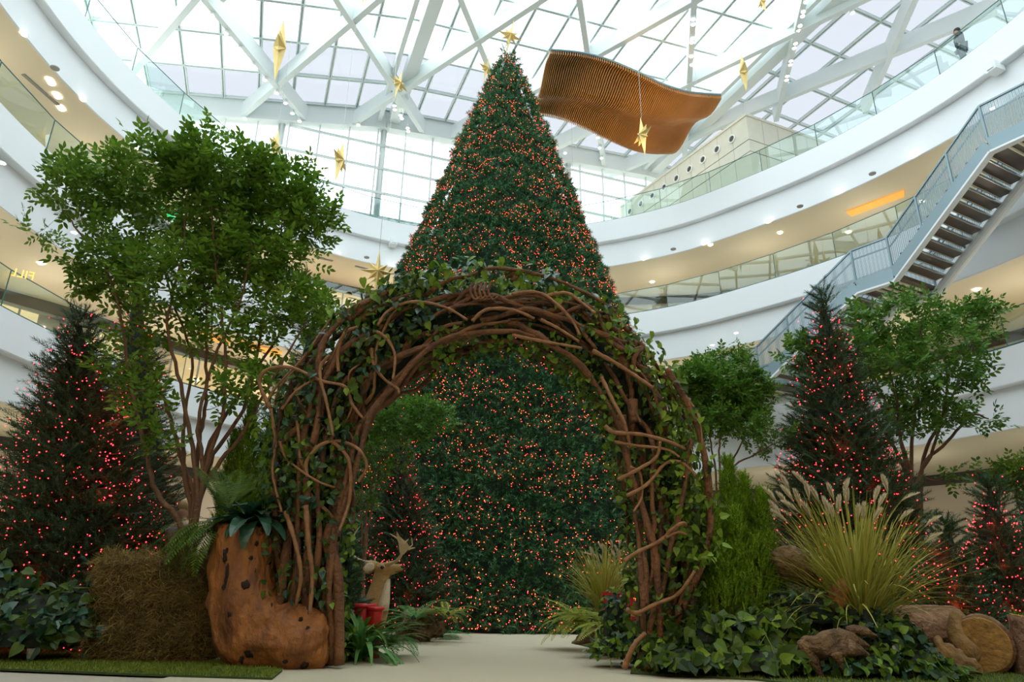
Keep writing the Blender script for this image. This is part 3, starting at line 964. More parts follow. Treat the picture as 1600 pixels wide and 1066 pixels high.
def T_leaf(L=1.0, W=0.45, fold=0.12, droop=0.15, heart=False):
    """folded leaf along +y"""
    if heart:
        prof = [(0.0, 0.0, .04), (0.30, -0.06, .02), (0.50, 0.18, 0), (0.44, 0.45, -.03), (0.24, 0.75, -.08), (0.0, 1.0, -.16)]
    else:
        prof = [(0.0, 0.0, 0), (0.30, 0.16, .01), (0.5, 0.42, 0), (0.40, 0.68, -.03), (0.16, 0.9, -.07), (0.0, 1.0, -.1)]
    mid = [(0, y * L, z * droop / .15 * L) for (_, y, z) in prof]
    V = []; F = []
    for (x, y, z) in prof: V.append((0, max(y, 0) * L, z * L * droop / .15))
    n = len(prof)
    for sg in (-1, 1):
        base = len(V)
        for (x, y, z) in prof[1:-1]: V.append((sg * x * W, y * L, z * L * droop / .15 + x * fold * L))
        for i in range(n - 1):
            a = [i, i + 1]
            b0 = base + i - 1; b1 = base + i
            if i == 0: f = (0, 1, b1)
            elif i == n - 2: f = (i, i + 1, b0)
            else: f = (i, i + 1, b1, b0)
            F.append(f if sg < 0 else f[::-1])
    t3 = np.array([f for f in F if len(f) == 3]); t4 = np.array([f for f in F if len(f) == 4])
    return np.array(V), [t3, t4]


def T_join(parts):
    """join (template, matrix) pairs into one template"""
    Vs = []; F3 = []; F4 = []; n = 0
    for (V, F), M_ in parts:
        R = np.array(M_.to_3x3()); Vs.append(V @ R.T + np.array(M_.translation))
        for f in (F if isinstance(F, list) else [F]):
            if len(f): (F3 if f.shape[1] == 3 else F4).append(f + n)
        n += len(V)
    out = []
    if F3: out.append(np.concatenate(F3))
    if F4: out.append(np.concatenate(F4))
    return np.concatenate(Vs), out


def Mx(loc, rz=0.0, rx=0.0, ry=0.0, s=1.0):
    return Matrix.Translation(loc) @ Matrix.Rotation(rz, 4, 'Z') @ Matrix.Rotation(rx, 4, 'X') @ Matrix.Rotation(ry, 4, 'Y') @ Matrix.Scale(s, 4)


def T_pinnate(n=4, L=0.16, ll=0.06, seed=0):
    """twig with paired leaflets"""
    r = random.Random(seed); lf = T_leaf(1, .5, .10, .12); P_ = []
    V, F = np.array([(-.0015, 0, 0), (.0015, 0, 0), (0, L, 0)]), [np.array([(0, 1, 2)])]
    P_.append(((V, F), Matrix.Identity(4)))
    for i in range(n):
        y = L * (i + .6) / n
        for sg in (-1, 1):
            P_.append((lf, Mx((0, y, 0), -sg * r.uniform(.8, 1.15), r.uniform(-.35, .25), r.uniform(-.4, .4), ll * r.uniform(.75, 1.1))))
    P_.append((lf, Mx((0, L, 0), r.uniform(-.2, .2), 0, 0, ll)))
    return T_join(P_)


def T_frond(L=0.5, n=20, w=0.09, bend=0.6, seed=0):
    """fern frond arching along +y"""
    r = random.Random(seed); V = []; F = []
    pt = lambda t: (0, L * (math.sin(bend * t) / bend), L * (-(1 - math.cos(bend * t)) / bend))
    for i in range(n):
        t = (i + 1) / (n + 1); p = np.array(pt(t)); q = np.array(pt(min(1, t + .6 / n)))
        l = w * math.sin(math.pi * min(1, t * 0.92 + .08)) ** .6 * (1 - .25 * t) * r.uniform(.9, 1.1)
        tg = nrmz(q - p)
        for sg in (-1, 1):
            k = len(V); d = np.array([sg, 0.45 * tg[1], 0.45 * tg[2] - .12]) * l; hw = tg * L / n * .34
            V += [tuple(p - hw * .6), tuple(p + d * .5 - hw * 1.0), tuple(p + d), tuple(p + d * .5 + hw * 1.0), tuple(p + hw * .8)]
            F += [(k, k + 1, k + 2, k + 3), ]

    for i in range(n):
        a, b = np.array(pt(i / n)), np.array(pt((i + 1) / n)); k = len(V); s = .004 * (1 - i / n) + .001
        V += [(-s, a[1], a[2]), (s, a[1], a[2]), (s, b[1], b[2]), (-s, b[1], b[2])]; F.append((k, k + 1, k + 2, k + 3))
    return np.array(V), [np.array(F)]


def T_strap(L=0.5, w=0.03, bend=1.2, n=7, tipw=0.02):
    V = []; F = []
    for i in range(n + 1):
        t = i / n; y = L * math.sin(bend * t) / bend; z = -L * (1 - math.cos(bend * t)) / bend
        hw = w * (math.sin(math.pi * (0.12 + .86 * t)) ** .7) / 2 + .0003
        V += [(-hw, y, z + hw * .4), (0, y, z), (hw, y, z + hw * .4)]
        if i < n:
            k = i * 3; F += [(k, k + 1, k + 4, k + 3), (k + 1, k + 2, k + 5, k + 4)]
    return np.array(V), [np.array(F)]


def octa(r):
    V = np.array([(r, 0, 0), (-r, 0, 0), (0, r, 0), (0, -r, 0), (0, 0, r), (0, 0, -r)], float)
    F = np.array([(0, 2, 4), (2, 1, 4), (1, 3, 4), (3, 0, 4), (2, 0, 5), (1, 2, 5), (3, 1, 5), (0, 3, 5)])
    return V, F


MT['fir'] = mat('dark_fir_needles', (0.022, 0.060, 0.030), 0.55, rand=(0.095, 0.16, 0.065), spec=0.35)
MT['firtip'] = mat('blue_green_fir_needles', (0.035, 0.11, 0.065), 0.55, rand=(0.09, 0.17, 0.085), spec=0.35)
MT['bigfir'] = mat('deep_green_garland_needles', (0.014, 0.060, 0.028), 0.5, rand=(0.10, 0.27, 0.10), spec=0.4)
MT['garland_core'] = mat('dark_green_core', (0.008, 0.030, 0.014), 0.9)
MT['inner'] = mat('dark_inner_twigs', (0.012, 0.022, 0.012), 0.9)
MT['redbulb'] = mat('red_fairy_lamp', (1, .1, .05), 0.3, emis=(1.0, 0.03, 0.045), es=7.0, sampling='NONE')
MT['orbulb'] = mat('orange_red_fairy_lamp', (1, .2, .05), 0.3, emis=(1.0, 0.10, 0.03), es=7.0, sampling='NONE')
MT['bark'] = mat('brown_tree_bark', (0.22, 0.115, 0.055), 0.75, noise=(9, (0.12, 0.06, 0.03), 5, 0.25, (1, 1, .25)), bump=(24, .5))
MT['leafA'] = mat('mid_green_tree_leaves', (0.075, 0.18, 0.015), 0.45, rand=(0.20, 0.34, 0.035), trans=0.35)
MT['leafB'] = mat('fresh_green_tree_leaves', (0.045, 0.15, 0.018), 0.45, rand=(0.16, 0.30, 0.04), trans=0.3)
MT['fern'] = mat('green_fern_fronds', (0.045, 0.10, 0.008), 0.5, rand=(0.11, 0.20, 0.02), trans=0.25)
MT['fernY'] = mat('yellow_green_fern_fronds', (0.28, 0.36, 0.04), 0.5, rand=(0.42, 0.44, 0.08), trans=0.3)
MT['fernB'] = mat('blue_green_fern_fronds', (0.05, 0.17, 0.04), 0.45, rand=(0.16, 0.36, 0.10), trans=0.2)
MT['ivy'] = mat('dark_variegated_ivy_leaves', (0.012, 0.035, 0.007), 0.4, rand=(0.075, 0.13, 0.018), trans=0.15)
MT['ivyL'] = mat('lime_vine_leaves', (0.07, 0.15, 0.012), 0.4, rand=(0.22, 0.34, 0.035), trans=0.25)
MT['ivyB'] = mat('blue_green_glossy_leaves', (0.010, 0.040, 0.020), 0.32, rand=(0.035, 0.11, 0.06), trans=0.08)
MT['cyp'] = mat('bright_cypress_foliage', (0.05, 0.13, 0.006), 0.55, rand=(0.27, 0.44, 0.03), trans=0.2)
MT['vine'] = mat('brown_vine_bark', (0.23, 0.098, 0.034), 0.7, noise=(7, (0.06, 0.024, 0.009), 6, 0.28, (1, 1, .3)), bump=(22, .7))
MT['liana'] = mat('light_brown_liana_bark', (0.32, 0.155, 0.058), 0.65, noise=(14, (0.17, 0.075, 0.028), 5, 0.3), bump=(30, .4))
MT['moss'] = mat('dry_brown_moss', (0.12, 0.075, 0.018), 0.9, rand=(0.34, 0.24, 0.07))
MT['grass'] = mat('olive_grass_blades', (0.26, 0.27, 0.035), 0.5, rand=(0.48, 0.43, 0.10), trans=0.2)
MT['plume'] = mat('cream_grass_plumes', (0.62, 0.53, 0.36), 0.8, rand=(0.78, 0.70, 0.52), trans=0.3)
MT['drift'] = mat('orange_brown_driftwood', (0.44, 0.165, 0.035), 0.7, noise=(6, (0.13, 0.045, 0.013), 9, 0.2, (1, 1, .45)), bump=(16, 1.0, (1, 1, .5)))
MT['driftg'] = mat('grey_brown_driftwood', (0.24, 0.145, 0.07), 0.8, noise=(7, (0.055, 0.03, 0.015), 9, 0.2, (1, 1, .6)), bump=(22, 1.0))
MT['driftp'] = mat('pale_tan_driftwood', (0.44, 0.27, 0.11), 0.7, noise=(7, (0.17, 0.085, 0.03), 8, 0.2, (1, 1, .5)), bump=(12, .8))


def bulbs(mb_pos, r, m, parent, name='fairy_lights'):
    mb = MB(); p = np.asarray(mb_pos)
    rg = np.random.default_rng(7)
    mb.scatter(octa(1.0), p, rg.normal(size=p.shape), rg.normal(size=p.shape), rg.uniform(.7, 1.2, len(p)) * r)
    o = mb.build(name, m, parent); o['kind'] = 'stuff'
    return o


def fir(base, H, R, label, seed, sprigL=0.20, nl=0.045, dens=1.0, lights=0, bulb_r=0.009, top_r=0.05, mats=('fir', 'firtip'), glow=0.0, group=None, lean=(0, 0), name='fir_tree', light_mat='redbulb'):
    r = np.random.default_rng(seed); base = Vector(base)
    root = empty(name, base, label, 'fir tree', group)
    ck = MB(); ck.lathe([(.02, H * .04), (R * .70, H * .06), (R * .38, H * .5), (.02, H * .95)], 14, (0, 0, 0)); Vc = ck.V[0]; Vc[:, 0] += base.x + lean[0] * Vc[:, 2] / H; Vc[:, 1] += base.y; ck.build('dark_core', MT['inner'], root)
    tr = MB(); tr.tube([base, base + Vector((lean[0] * .5, lean[1] * .5, H * .5)), base + Vector((lean[0], lean[1], H * .97))], [0.06 + .012 * H, .04 + .006 * H, .012], 8)
    tmpl = [T_sprig(34, sprigL, nl, 0.0048, s) for s in range(3)]
    pos = [[], [], []]; dr = [[], [], []]; bp = []
    br = tr
    nlev = max(8, int(H / (sprigL * 0.66)))
    for l in range(nlev):
        f = (l + .5) / nlev; z = H * (0.05 + .95 * f)
        rad = (R * (1 - f) ** 0.92 + top_r) * r.uniform(.9, 1.08)
        nb = max(5, int(dens * 2 * math.pi * rad / (sprigL * 0.62)))
        for b in range(nb):
            a = (b + r.uniform(-.4, .4)) / nb * 2 * math.pi + l * 1.3
            L = rad * r.uniform(.78, 1.12); c = np.array([math.cos(a), math.sin(a), 0])
            o = np.array(base) + np.array([lean[0] * f, lean[1] * f, z])
            drop = r.uniform(-.15, .18) * L
            nk = max(1, int(L / (sprigL * .62)))
            for k in range(nk):
                t = (k + .6) / nk
                if t * L < L - 3.0 * sprigL: continue
                p = o + c * L * t + np.array([0, 0, -drop * math.sin(math.pi * t) - .22 * L * t + .25 * L * t * t])
                for w_ in range(3 if k < nk - 1 else 2):
                    d = c * .9 + np.array([-c[1], c[0], 0]) * (w_ - 1) * r.uniform(.5, 1.0) + r.normal(0, .22, 3) + np.array([0, 0, .55])
                    i = r.integers(0, 3); pos[i].append(p + r.normal(0, .02, 3)); dr[i].append(d)
            tip = o + c * L + np.array([0, 0, .03 * L])
            br.bar(o, o + c * L * .92, 0.012, 0.012)
            bp.append((tip, c))
    for w_ in range(46):
        i = w_ % 3; f = r.uniform(.80, .99); a = r.uniform(0, 6.28); q_ = .9 + 1.2 * (1 - f) * 4
        pos[i].append(np.array(base) + np.array([lean[0] * f, lean[1] * f, H * f])); dr[i].append(np.array([q_ * math.cos(a) * .8, q_ * math.sin(a) * .8, 1.0]))
    fm = MB()
    for i in range(3):
        if pos[i]:
            n = len(pos[i]); ups = r.normal(size=(n, 3)); ups[:, 2] += 1
            fm.scatter(tmpl[i], np.array(pos[i]), np.array(dr[i]), ups, r.uniform(.75, 1.25, n), mi=i % 2)
    fm.build('needles', [MT[mats[0]], MT[mats[1]]], root)
    br.build('trunk', MT['bark'], root)
    if lights:
        q = []
        while len(q) < lights:
            f = 1 - math.sqrt(r.uniform(0, 1)); a = r.uniform(0, 2 * math.pi); z = H * (.05 + .95 * f)
            rr_ = (R * (1 - f) ** .92 + top_r) * r.uniform(.72, 1.04)
            c0_ = np.array(base) + np.array([lean[0] * f + rr_ * math.cos(a), lean[1] * f + rr_ * math.sin(a), z])
            for _ in range(r.integers(1, 4)): q.append(c0_ + r.normal(0, .09, 3))
        bulbs(q[:lights], bulb_r, MT[light_mat], root)
    if glow:
        for k in range(7):
            f = .06 + .11 * k; a = -math.pi / 2 + r.uniform(-.9, .9)
            rr_ = R * (1 - f) * .8
            lamp('fairy_light_glow', 'POINT', (base.x + rr_ * math.cos(a), base.y + rr_ * math.sin(a), base.z + H * f), glow, (1.0, 0.05, 0.03), 0.04)
    return root


def leafy_tree(base, stems, blobs, label, seed, leaf_m='leafA', n_clust=260, sprigs_per=5, ll=0.06, trunk_r=0.035, category='tree', name='leafy_tree', spread=0.16):
    """multi-stem tree: stems = polylines of points; blobs = (centre, radii, weight) crown volumes"""
    r = np.random.default_rng(seed)
    base = Vector(base); root = empty(name, base, label, category)
    nodes = []; rads = []; tm = MB()
    for st in stems:
        c = catmull([tuple(p) for p in st], 6, closed=False)
        c = c + r.normal(0, .005, c.shape); n = len(c)
        rr = np.linspace(trunk_r, trunk_r * .28, n); tm.tube(c, rr, 7)
        for q in range(n // 3, n): nodes.append(c[q]); rads.append(rr[q])
    W = np.array([b[2] for b in blobs], float); W /= W.sum(); cl = []
    while len(cl) < n_clust:
        b = blobs[r.choice(len(blobs), p=W)]; d = r.normal(size=3); d /= np.linalg.norm(d)
        cl.append(np.array(b[0]) + d * (r.uniform(.25, 1) ** .5) * np.array(b[1]))
    cl = np.array(cl); nodes = np.array(nodes); rads = np.array(rads)
    dist = np.array([np.min(((nodes - c) ** 2).sum(1)) for c in cl])
    tw = tm; pos, dr = [], []
    for ci in np.argsort(dist):
        c = cl[ci]; d2 = ((nodes - c) ** 2).sum(1) + np.maximum(0, nodes[:, 2] - c[2]) * .6
        k = int(np.argmin(d2)); a = nodes[k]; L = np.linalg.norm(c - a)
        if L < 1e-3: continue
        mid = (a + c) / 2 + np.array([0, 0, -.10 * L]) + r.normal(0, .05 * L, 3)
        seg = catmull([a, mid, c], 4, closed=False)
        r0 = min(rads[k] * .7, .006 + .012 * L)
        tw.tube(seg, np.linspace(r0, max(.0022, r0 * .4), len(seg)), 4, cap=False)
        nn = seg[1:]; nodes = np.vstack([nodes, nn]); rads = np.r_[rads, np.linspace(r0, max(.0022, r0 * .4), len(nn))]
        out = nrmz(c - a)
        for s_ in range(sprigs_per):
            t = r.uniform(.45, 1.0); j = min(int(t * (len(seg) - 1)), len(seg) - 2)
            p = seg[j] + (seg[j + 1] - seg[j]) * r.uniform(0, 1) + r.normal(0, spread * .25, 3)
            pos.append(p); dr.append(out + r.normal(0, .75, 3) + np.array([0, 0, .15]))
    tw.build('stems', MT['bark'], root, smooth=True)
    lm = MB(); tp = [T_pinnate(3, ll * 2.3, ll, s) for s in range(4)]
    pos = np.array(pos); dr = np.array(dr)
    for i in range(4):
        p = pos[i::4]; n = len(p); ups = r.normal(0, .45, (n, 3)); ups[:, 2] += 1
        lm.scatter(tp[i], p, dr[i::4], ups, r.uniform(.8, 1.25, n))
    lm.build('leaves', MT[leaf_m], root)
    return root


def fern(base, n, L, label, m='fern', seed=0, w=0.10, spread=(0, 2 * math.pi), up=(.5, 1.3), bend=1.3, name='fern', group=None):
    r = np.random.default_rng(seed); base = np.array(base, float)
    root = empty(name, base, label, 'fern', group); mb = MB()
    tp = [T_frond(1.0, 24, w / L * 1.0, bend * k, s) for s, k in enumerate((.8, 1.0, 1.25))]
    for i in range(3):
        k = [q for q in range(n) if q % 3 == i]
        a = np.array([spread[0] + (spread[1] - spread[0]) * (q + r.uniform(0, .9)) / n for q in k]); u = r.uniform(up[0], up[1], len(k))
        d = np.stack([np.cos(a), np.sin(a), u], 1); ups = np.stack([-np.cos(a) * u * .0, -np.sin(a) * 0, np.ones(len(k))], 1)
        mb.scatter(tp[i], base + r.normal(0, .02, (len(k), 3)), d, ups, r.uniform(.75, 1.1, len(k)) * L)
    mb.build('fronds', MT[m], root)
    cr = MB(); cr.lathe([(0.001, 0.06), (0.03, 0.03), (0.035, 0.0), (0.001, -.01)], 8, tuple(base)); cr.build('crown', MT['inner'], root)
    return root


def leafpile(name, box, n, size, label, m, seed=0, heart=True, density_fn=None, up=0.4, group=None, cat='plant', vines=10, face=(0, -.9, .3)):
    """low mound of broad leaves on trailing vines; box = list of ellipsoids (centre, radii)"""
    r = np.random.default_rng(seed); pos = []; nr = []
    W = np.array([b[1][0] * (b[1][1] + b[1][2]) for b in box]); W /= W.sum()
    for _ in range(n):
        c, rad = box[r.choice(len(box), p=W)]
        d = r.normal(size=3); d[2] = abs(d[2]) * .9 - .15; d /= np.linalg.norm(d)
        p = np.array(c) + d * np.array(rad) * r.uniform(.8, 1.06)
        p[2] = max(p[2], .015)
        pos.append(p); nr.append(d)
    pos = np.array(pos); nr = np.array(nr)
    root = empty(name, (box[0][0][0], box[0][0][1], 0), label, cat, group)
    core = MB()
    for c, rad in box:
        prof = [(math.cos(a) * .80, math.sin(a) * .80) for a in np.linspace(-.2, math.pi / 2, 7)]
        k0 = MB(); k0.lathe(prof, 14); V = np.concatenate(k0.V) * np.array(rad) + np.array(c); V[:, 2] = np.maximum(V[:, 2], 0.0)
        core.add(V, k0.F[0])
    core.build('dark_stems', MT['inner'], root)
    dirs = nr * .35 + r.normal(0, .6, pos.shape) + np.array([0, -.25, -.35])
    ups = nr + np.array(face) * .5 + r.normal(0, .35, pos.shape)
    mb = MB(); ms = m if isinstance(m, (list, tuple)) else [m]
    tp = T_leaf(1, .85 if heart else .5, .12, .2, heart)
    k = r.integers(0, len(ms), n)
    for i in range(len(ms)):
        s_ = k == i
        mb.scatter(tp, pos[s_], dirs[s_], ups[s_], r.uniform(.5, 1.15, s_.sum()) * size, mi=i)
    mb.build('leaves', [MT[q] for q in ms], root)
    for _ in range(vines):
        vm = MB()
        i = r.integers(0, n); p = pos[i] + nr[i] * .02; q = [p]
        d = r.normal(0, .5, 3) + np.array([0, -.2, 0])
        for s_ in range(5):
            d = d + r.normal(0, .4, 3); q.append(q[-1] + nrmz(d) * .055)
        q = np.array(q); q[:, 2] = np.maximum(q[:, 2], .02); vm.tube(q, 0.004, 4); vm.build('trailing_stem', MT['ivyL'], root)
    return root


def lump(name, c, rad, m, label, cat, seed=0, amp=.25, freq=2.2, sub=4, rot=0.0, pts=None, squash=None, parent=None):
    """rounded organic solid with noise relief"""
    from mathutils import noise as nz
    import bmesh
    bm = bmesh.new(); bmesh.ops.create_icosphere(bm, subdivisions=sub, radius=1.0)
    R = Matrix.Rotation(rot, 3, 'Y')
    for v in bm.verts:
        d = v.co.normalized()
        k = 1 + amp * nz.noise(d * freq + Vector((seed * 3.1, 0, 0))) * 1.6 + amp * .45 * nz.noise(d * freq * 3.3 + Vector((0, seed, 0)))
        p = Vector((d.x * rad[0], d.y * rad[1], d.z * rad[2])) * k
        v.co = R @ p
    me = bpy.data.meshes.new(name); bm.to_mesh(me); bm.free(); me.materials.append(m)
    me.polygons.foreach_set('use_smooth', np.ones(len(me.polygons), bool))
    o = bpy.data.objects.new(name, me); COL.objects.link(o); o.location = c
    if label: tag(o, label, cat)
    if parent: o.parent = parent
    return o


def loft(mb, sections, n=20, seed=0, amp=.08, freq=3.0, mi=0, cap=True):
    """sections: (centre xyz, rx, ry, axis-u, axis-v); organic solid through them"""
    from mathutils import noise as nz
    V = []
    for k, (c, ru, rv, u, v) in enumerate(sections):
        for j in range(n):
            a = 2 * math.pi * j / n
            d = Vector(u) * math.cos(a) * ru + Vector(v) * math.sin(a) * rv
            q = Vector(c) + d
            f = 1 + amp * 1.8 * nz.noise(q * freq + Vector((seed, 0, 0))) + amp * .8 * nz.noise(q * freq * 3.1 + Vector((0, seed, 0)))
            V.append(tuple(Vector(c) + d * f))
    F = []
    m_ = len(sections)
    for k in range(m_ - 1):
        for j in range(n): F.append((k * n + j, k * n + (j + 1) % n, (k + 1) * n + (j + 1) % n, (k + 1) * n + j))
    if cap:
        V.append(tuple(sections[0][0])); V.append(tuple(sections[-1][0])); b = len(V)
        for j in range(n): F.append((b - 2, (j + 1) % n, j)); F.append((b - 1, (m_ - 1) * n + j, (m_ - 1) * n + (j + 1) % n))
    mb.add(np.array(V), F, mi)
    return mb

for _k in ('fir', 'firtip', 'bigfir', 'leafA', 'leafB', 'fern', 'fernY', 'fernB', 'ivy', 'ivyL', 'cyp', 'grass'):
    MT[_k].node_tree.nodes['Principled BSDF'].inputs['Specular IOR Level'].default_value = 0.22
# ------------------------------------------------------------------ ground coverings
G = lambda x, y: PZ(x, y, 0.0)
mb = MB(); mb.box((-2.6, 4.6, -0.012), (2.9, 13.7, 0.0)); o = mb.build('carpet', MT['carpet'])
tag(o, 'flat beige carpet runner leading through the arch to the big tree', 'carpet')
MT['turf'] = mat('green_artificial_turf', (0.08, 0.13, 0.006), 0.8, rand=(0.22, 0.28, 0.02))
MT['turfbase'] = mat('dark_turf_backing', (0.04, 0.07, 0.012), 0.9)


def turf(poly, label, n, seed):
    from mathutils import geometry
    P_ = [G(*q) for q in poly]; r = np.random.default_rng(seed)
    mb = MB(); k = len(P_)
    mb.add([(p.x, p.y, .016) for p in P_] + [(p.x, p.y, 0.001) for p in P_], [tuple(range(k))[::-1], tuple(range(k, 2 * k))] + [(i, (i + 1) % k, k + (i + 1) % k, k + i) for i in range(k)])
    xs = [p.x for p in P_]; ys = [p.y for p in P_]; pts = []
    while len(pts) < n:
        x, y = r.uniform(min(xs), max(xs)), r.uniform(min(ys), max(ys)); c = False; j = k - 1
        for i in range(k):
            a, b = P_[i], P_[j]
            if (a.y > y) != (b.y > y) and x < (b.x - a.x) * (y - a.y) / (b.y - a.y) + a.x: c = not c
            j = i
        if c: pts.append((x, y, .014))
    V = np.array([(-.004, 0, 0), (.004, 0, 0), (0, 1, 0)]); V[:, :1] *= 32
    d = r.normal(0, .45, (n, 3)); d[:, 2] = 1
    mb.scatter((V, np.array([(0, 1, 2)])), pts, d, r.normal(size=(n, 3)), r.uniform(.018, .034, n), mi=1)
    o = mb.build('artificial_grass', [MT['turfbase'], MT['turf']]); tag(o, label, 'grass', kind='stuff')


turf([(-30, 1047), (200, 1056), (425, 1063), (441, 1050), (345, 1034), (165, 1028), (-30, 1000)], 'short green artificial grass mat in front of the boot-shaped driftwood', 26000, 1)
turf([(985, 1054), (1180, 1064), (1400, 1090), (1640, 1090), (1640, 1040), (1300, 1040), (990, 1046)], 'short green artificial grass mat under the driftwood logs', 12000, 2)
turf([(893, 1006), (925, 1013), (962, 1014), (960, 1002), (905, 1000)], 'small green grass patch under the weathered driftwood beside the carpet', 2500, 3)

# ------------------------------------------------------------------ the giant tree
BX, BY, BR, BH = -0.3, 19.85, 6.15, 19.15
root = empty('giant_christmas_tree', (BX, BY, 0), 'giant conical green tree covered in tiny orange-red lights behind the arch', 'christmas tree')
from mathutils import noise as nzm
rg = np.random.default_rng(5)
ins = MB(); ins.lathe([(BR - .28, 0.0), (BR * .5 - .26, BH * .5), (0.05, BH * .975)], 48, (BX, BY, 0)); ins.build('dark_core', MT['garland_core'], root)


def cone_pts(n, a0, a1, jit=0.0, rr=rg):
    f = 1 - np.sqrt(rr.uniform(0, 1, n)); a = rr.uniform(a0, a1, n); z = BH * f
    rad = BR * (1 - f) + .17
    P0 = np.stack([BX + rad * np.sin(a), BY - rad * np.cos(a), z], 1)
    nrm = np.stack([np.sin(a), -np.cos(a), np.full(n, BR / BH)], 1)
    nrm = nrmz(nrm)
    nv = np.array([nzm.noise(Vector(p) * 3.4) + .6 * nzm.noise(Vector(p) * 1.3) for p in P0])
    return P0 + nrm * (nv * .20 + jit)[:, None], nrm, nv


needles = MB()
for (n, a0, a1) in ((36000, -1.75, 1.75), (5000, 1.75, 4.53)):
    p, nm, nv = cone_pts(n, a0, a1)
    p[:, 2] = np.maximum(p[:, 2], .05)
    for i in range(3):
        k = np.arange(n) % 3 == i
        d = nm[k] + rg.normal(0, .55, (k.sum(), 3)) + np.array([0, 0, .15])
        needles.scatter(T_sprig(16, 0.16, 0.085, 0.0105, i + 20, 1.3), p[k] - nm[k] * .10, d, rg.normal(size=(k.sum(), 3)), rg.uniform(.75, 1.35, k.sum()))
needles.build('garland_needles', MT['bigfir'], root)
p, nm, nv = cone_pts(15000, -1.6, 1.6)
off = np.where(np.random.default_rng(3).uniform(size=len(p)) < .55, .07, -.02)
p = p + nm * off[:, None]; p[:, 2] = np.maximum(p[:, 2], .08)
# strings sag in loose bands
keep = (np.sin(p[:, 2] * 4.2 + 1.5 * np.sin(p[:, 0] * 1.1)) > -.75)
p = p[keep]
kr = np.random.default_rng(9).uniform(size=len(p)) < .45
bulbs(p[kr], 0.0095, MT['redbulb'], root, 'red_fairy_lights'); bulbs(p[~kr], 0.0095, MT['orbulb'], root, 'orange_fairy_lights')
base_ = MB(); base_.lathe([(BR - .3, 0), (BR - .3, .12), (0.01, .12)], 48, (BX, BY, 0)); base_.build('tree_base', MT['dark'], root)
star(797, 56, BY - .3, 50, R_(18), 'gold star topping the giant conical tree', R_(10), wire=False)

# ------------------------------------------------------------------ conifers round the garden
def fir_px(ax, ay, Y, half_px, label, seed, basex=None, **kw):
    ap = P(ax, ay, Y); bx = P(basex if basex is not None else ax, 930, Y).x
    R = half_px * (Y * .95) / FPX
    return fir((bx, Y, 0), ap.z, R, label, seed, lean=(ap.x - bx, 0), **kw)


fir_px(126, 486, 8.7, 158, 'wide dark fir with dense red lights behind the shaggy moss block', 11, sprigL=.23, nl=.055, lights=1300, glow=1.0, bulb_r=.0085, dens=.8, top_r=.12)
fir_px(214, 402, 11.2, 82, 'tall dark fir with red lights rising behind the leafy tree', 12, basex=226, sprigL=.24, nl=.05, lights=420, bulb_r=.008, dens=.7, glow=.45)
fir_px(492, 482, 12.0, 130, 'unlit blue-green fir behind the shoulder of the arch', 13, basex=452, sprigL=.24, nl=.055, dens=.65, mats=('firtip', 'firtip'))
fir_px(620, 660, 12.2, 72, 'small red-lit fir standing behind the deer', 14, basex=640, sprigL=.2, nl=.055, lights=680, bulb_r=.0075, dens=.7, glow=.4)
fir_px(1283, 452, 9.8, 142, 'tall slim red-lit fir behind the plumed grass', 15, basex=1330, sprigL=.22, nl=.055, lights=1250, bulb_r=.0085, dens=.8, glow=.55)
fir_px(1545, 752, 8.9, 88, 'short pointed red-lit fir above the sawn log', 16, basex=1556, sprigL=.19, nl=.05, lights=680, bulb_r=.008, dens=.85, glow=.45)
fir_px(1478, 812, 8.4, 74, 'small red-lit fir squeezed between plumed grass and sawn log', 17, basex=1470, sprigL=.17, nl=.045, lights=330, bulb_r=.0075, dens=.85, glow=.6)
fir_px(1640, 690, 9.6, 92, 'red-lit fir cut by the picture edge behind the short pointed fir', 18, sprigL=.19, nl=.05, lights=260, bulb_r=.0085, dens=.8)

fir_px(543, 842, 8.0, 26, 'small blue-green unlit fir hiding the flank of the deer', 19, sprigL=.14, nl=.04, dens=1.0, mats=('firtip', 'firtip'), name='fir_tree')


def px_tree(base_px, Y, stems, blobs, label, seed, dy=0.5, **kw):
    sc = lambda x, y: (P(x, y, Y) - P(x + 1, y, Y)).length
    b = P(base_px[0], base_px[1], Y)
    r = random.Random(seed); st = []
    for s in stems:
        yy = r.uniform(-dy, dy); k = len(s)
        q = [Vector((b.x + r.uniform(-.05, .05), Y + r.uniform(-.05, .05), 0.0))]
        for i, (x, y) in enumerate(s): q.append(P(x, y, Y + yy * (i + 1) / k))
        st.append(q)
    bl = []
    for (x, y, rx, ry, w_) in blobs:
        m = sc(x, y); bl.append((tuple(P(x, y, Y + r.uniform(-.3, .3))), (rx * m, min(1.0, (rx + ry) * .5 * m + .15), ry * m), w_))
    return leafy_tree((b.x, Y, 0), st, bl, label, seed, **kw)


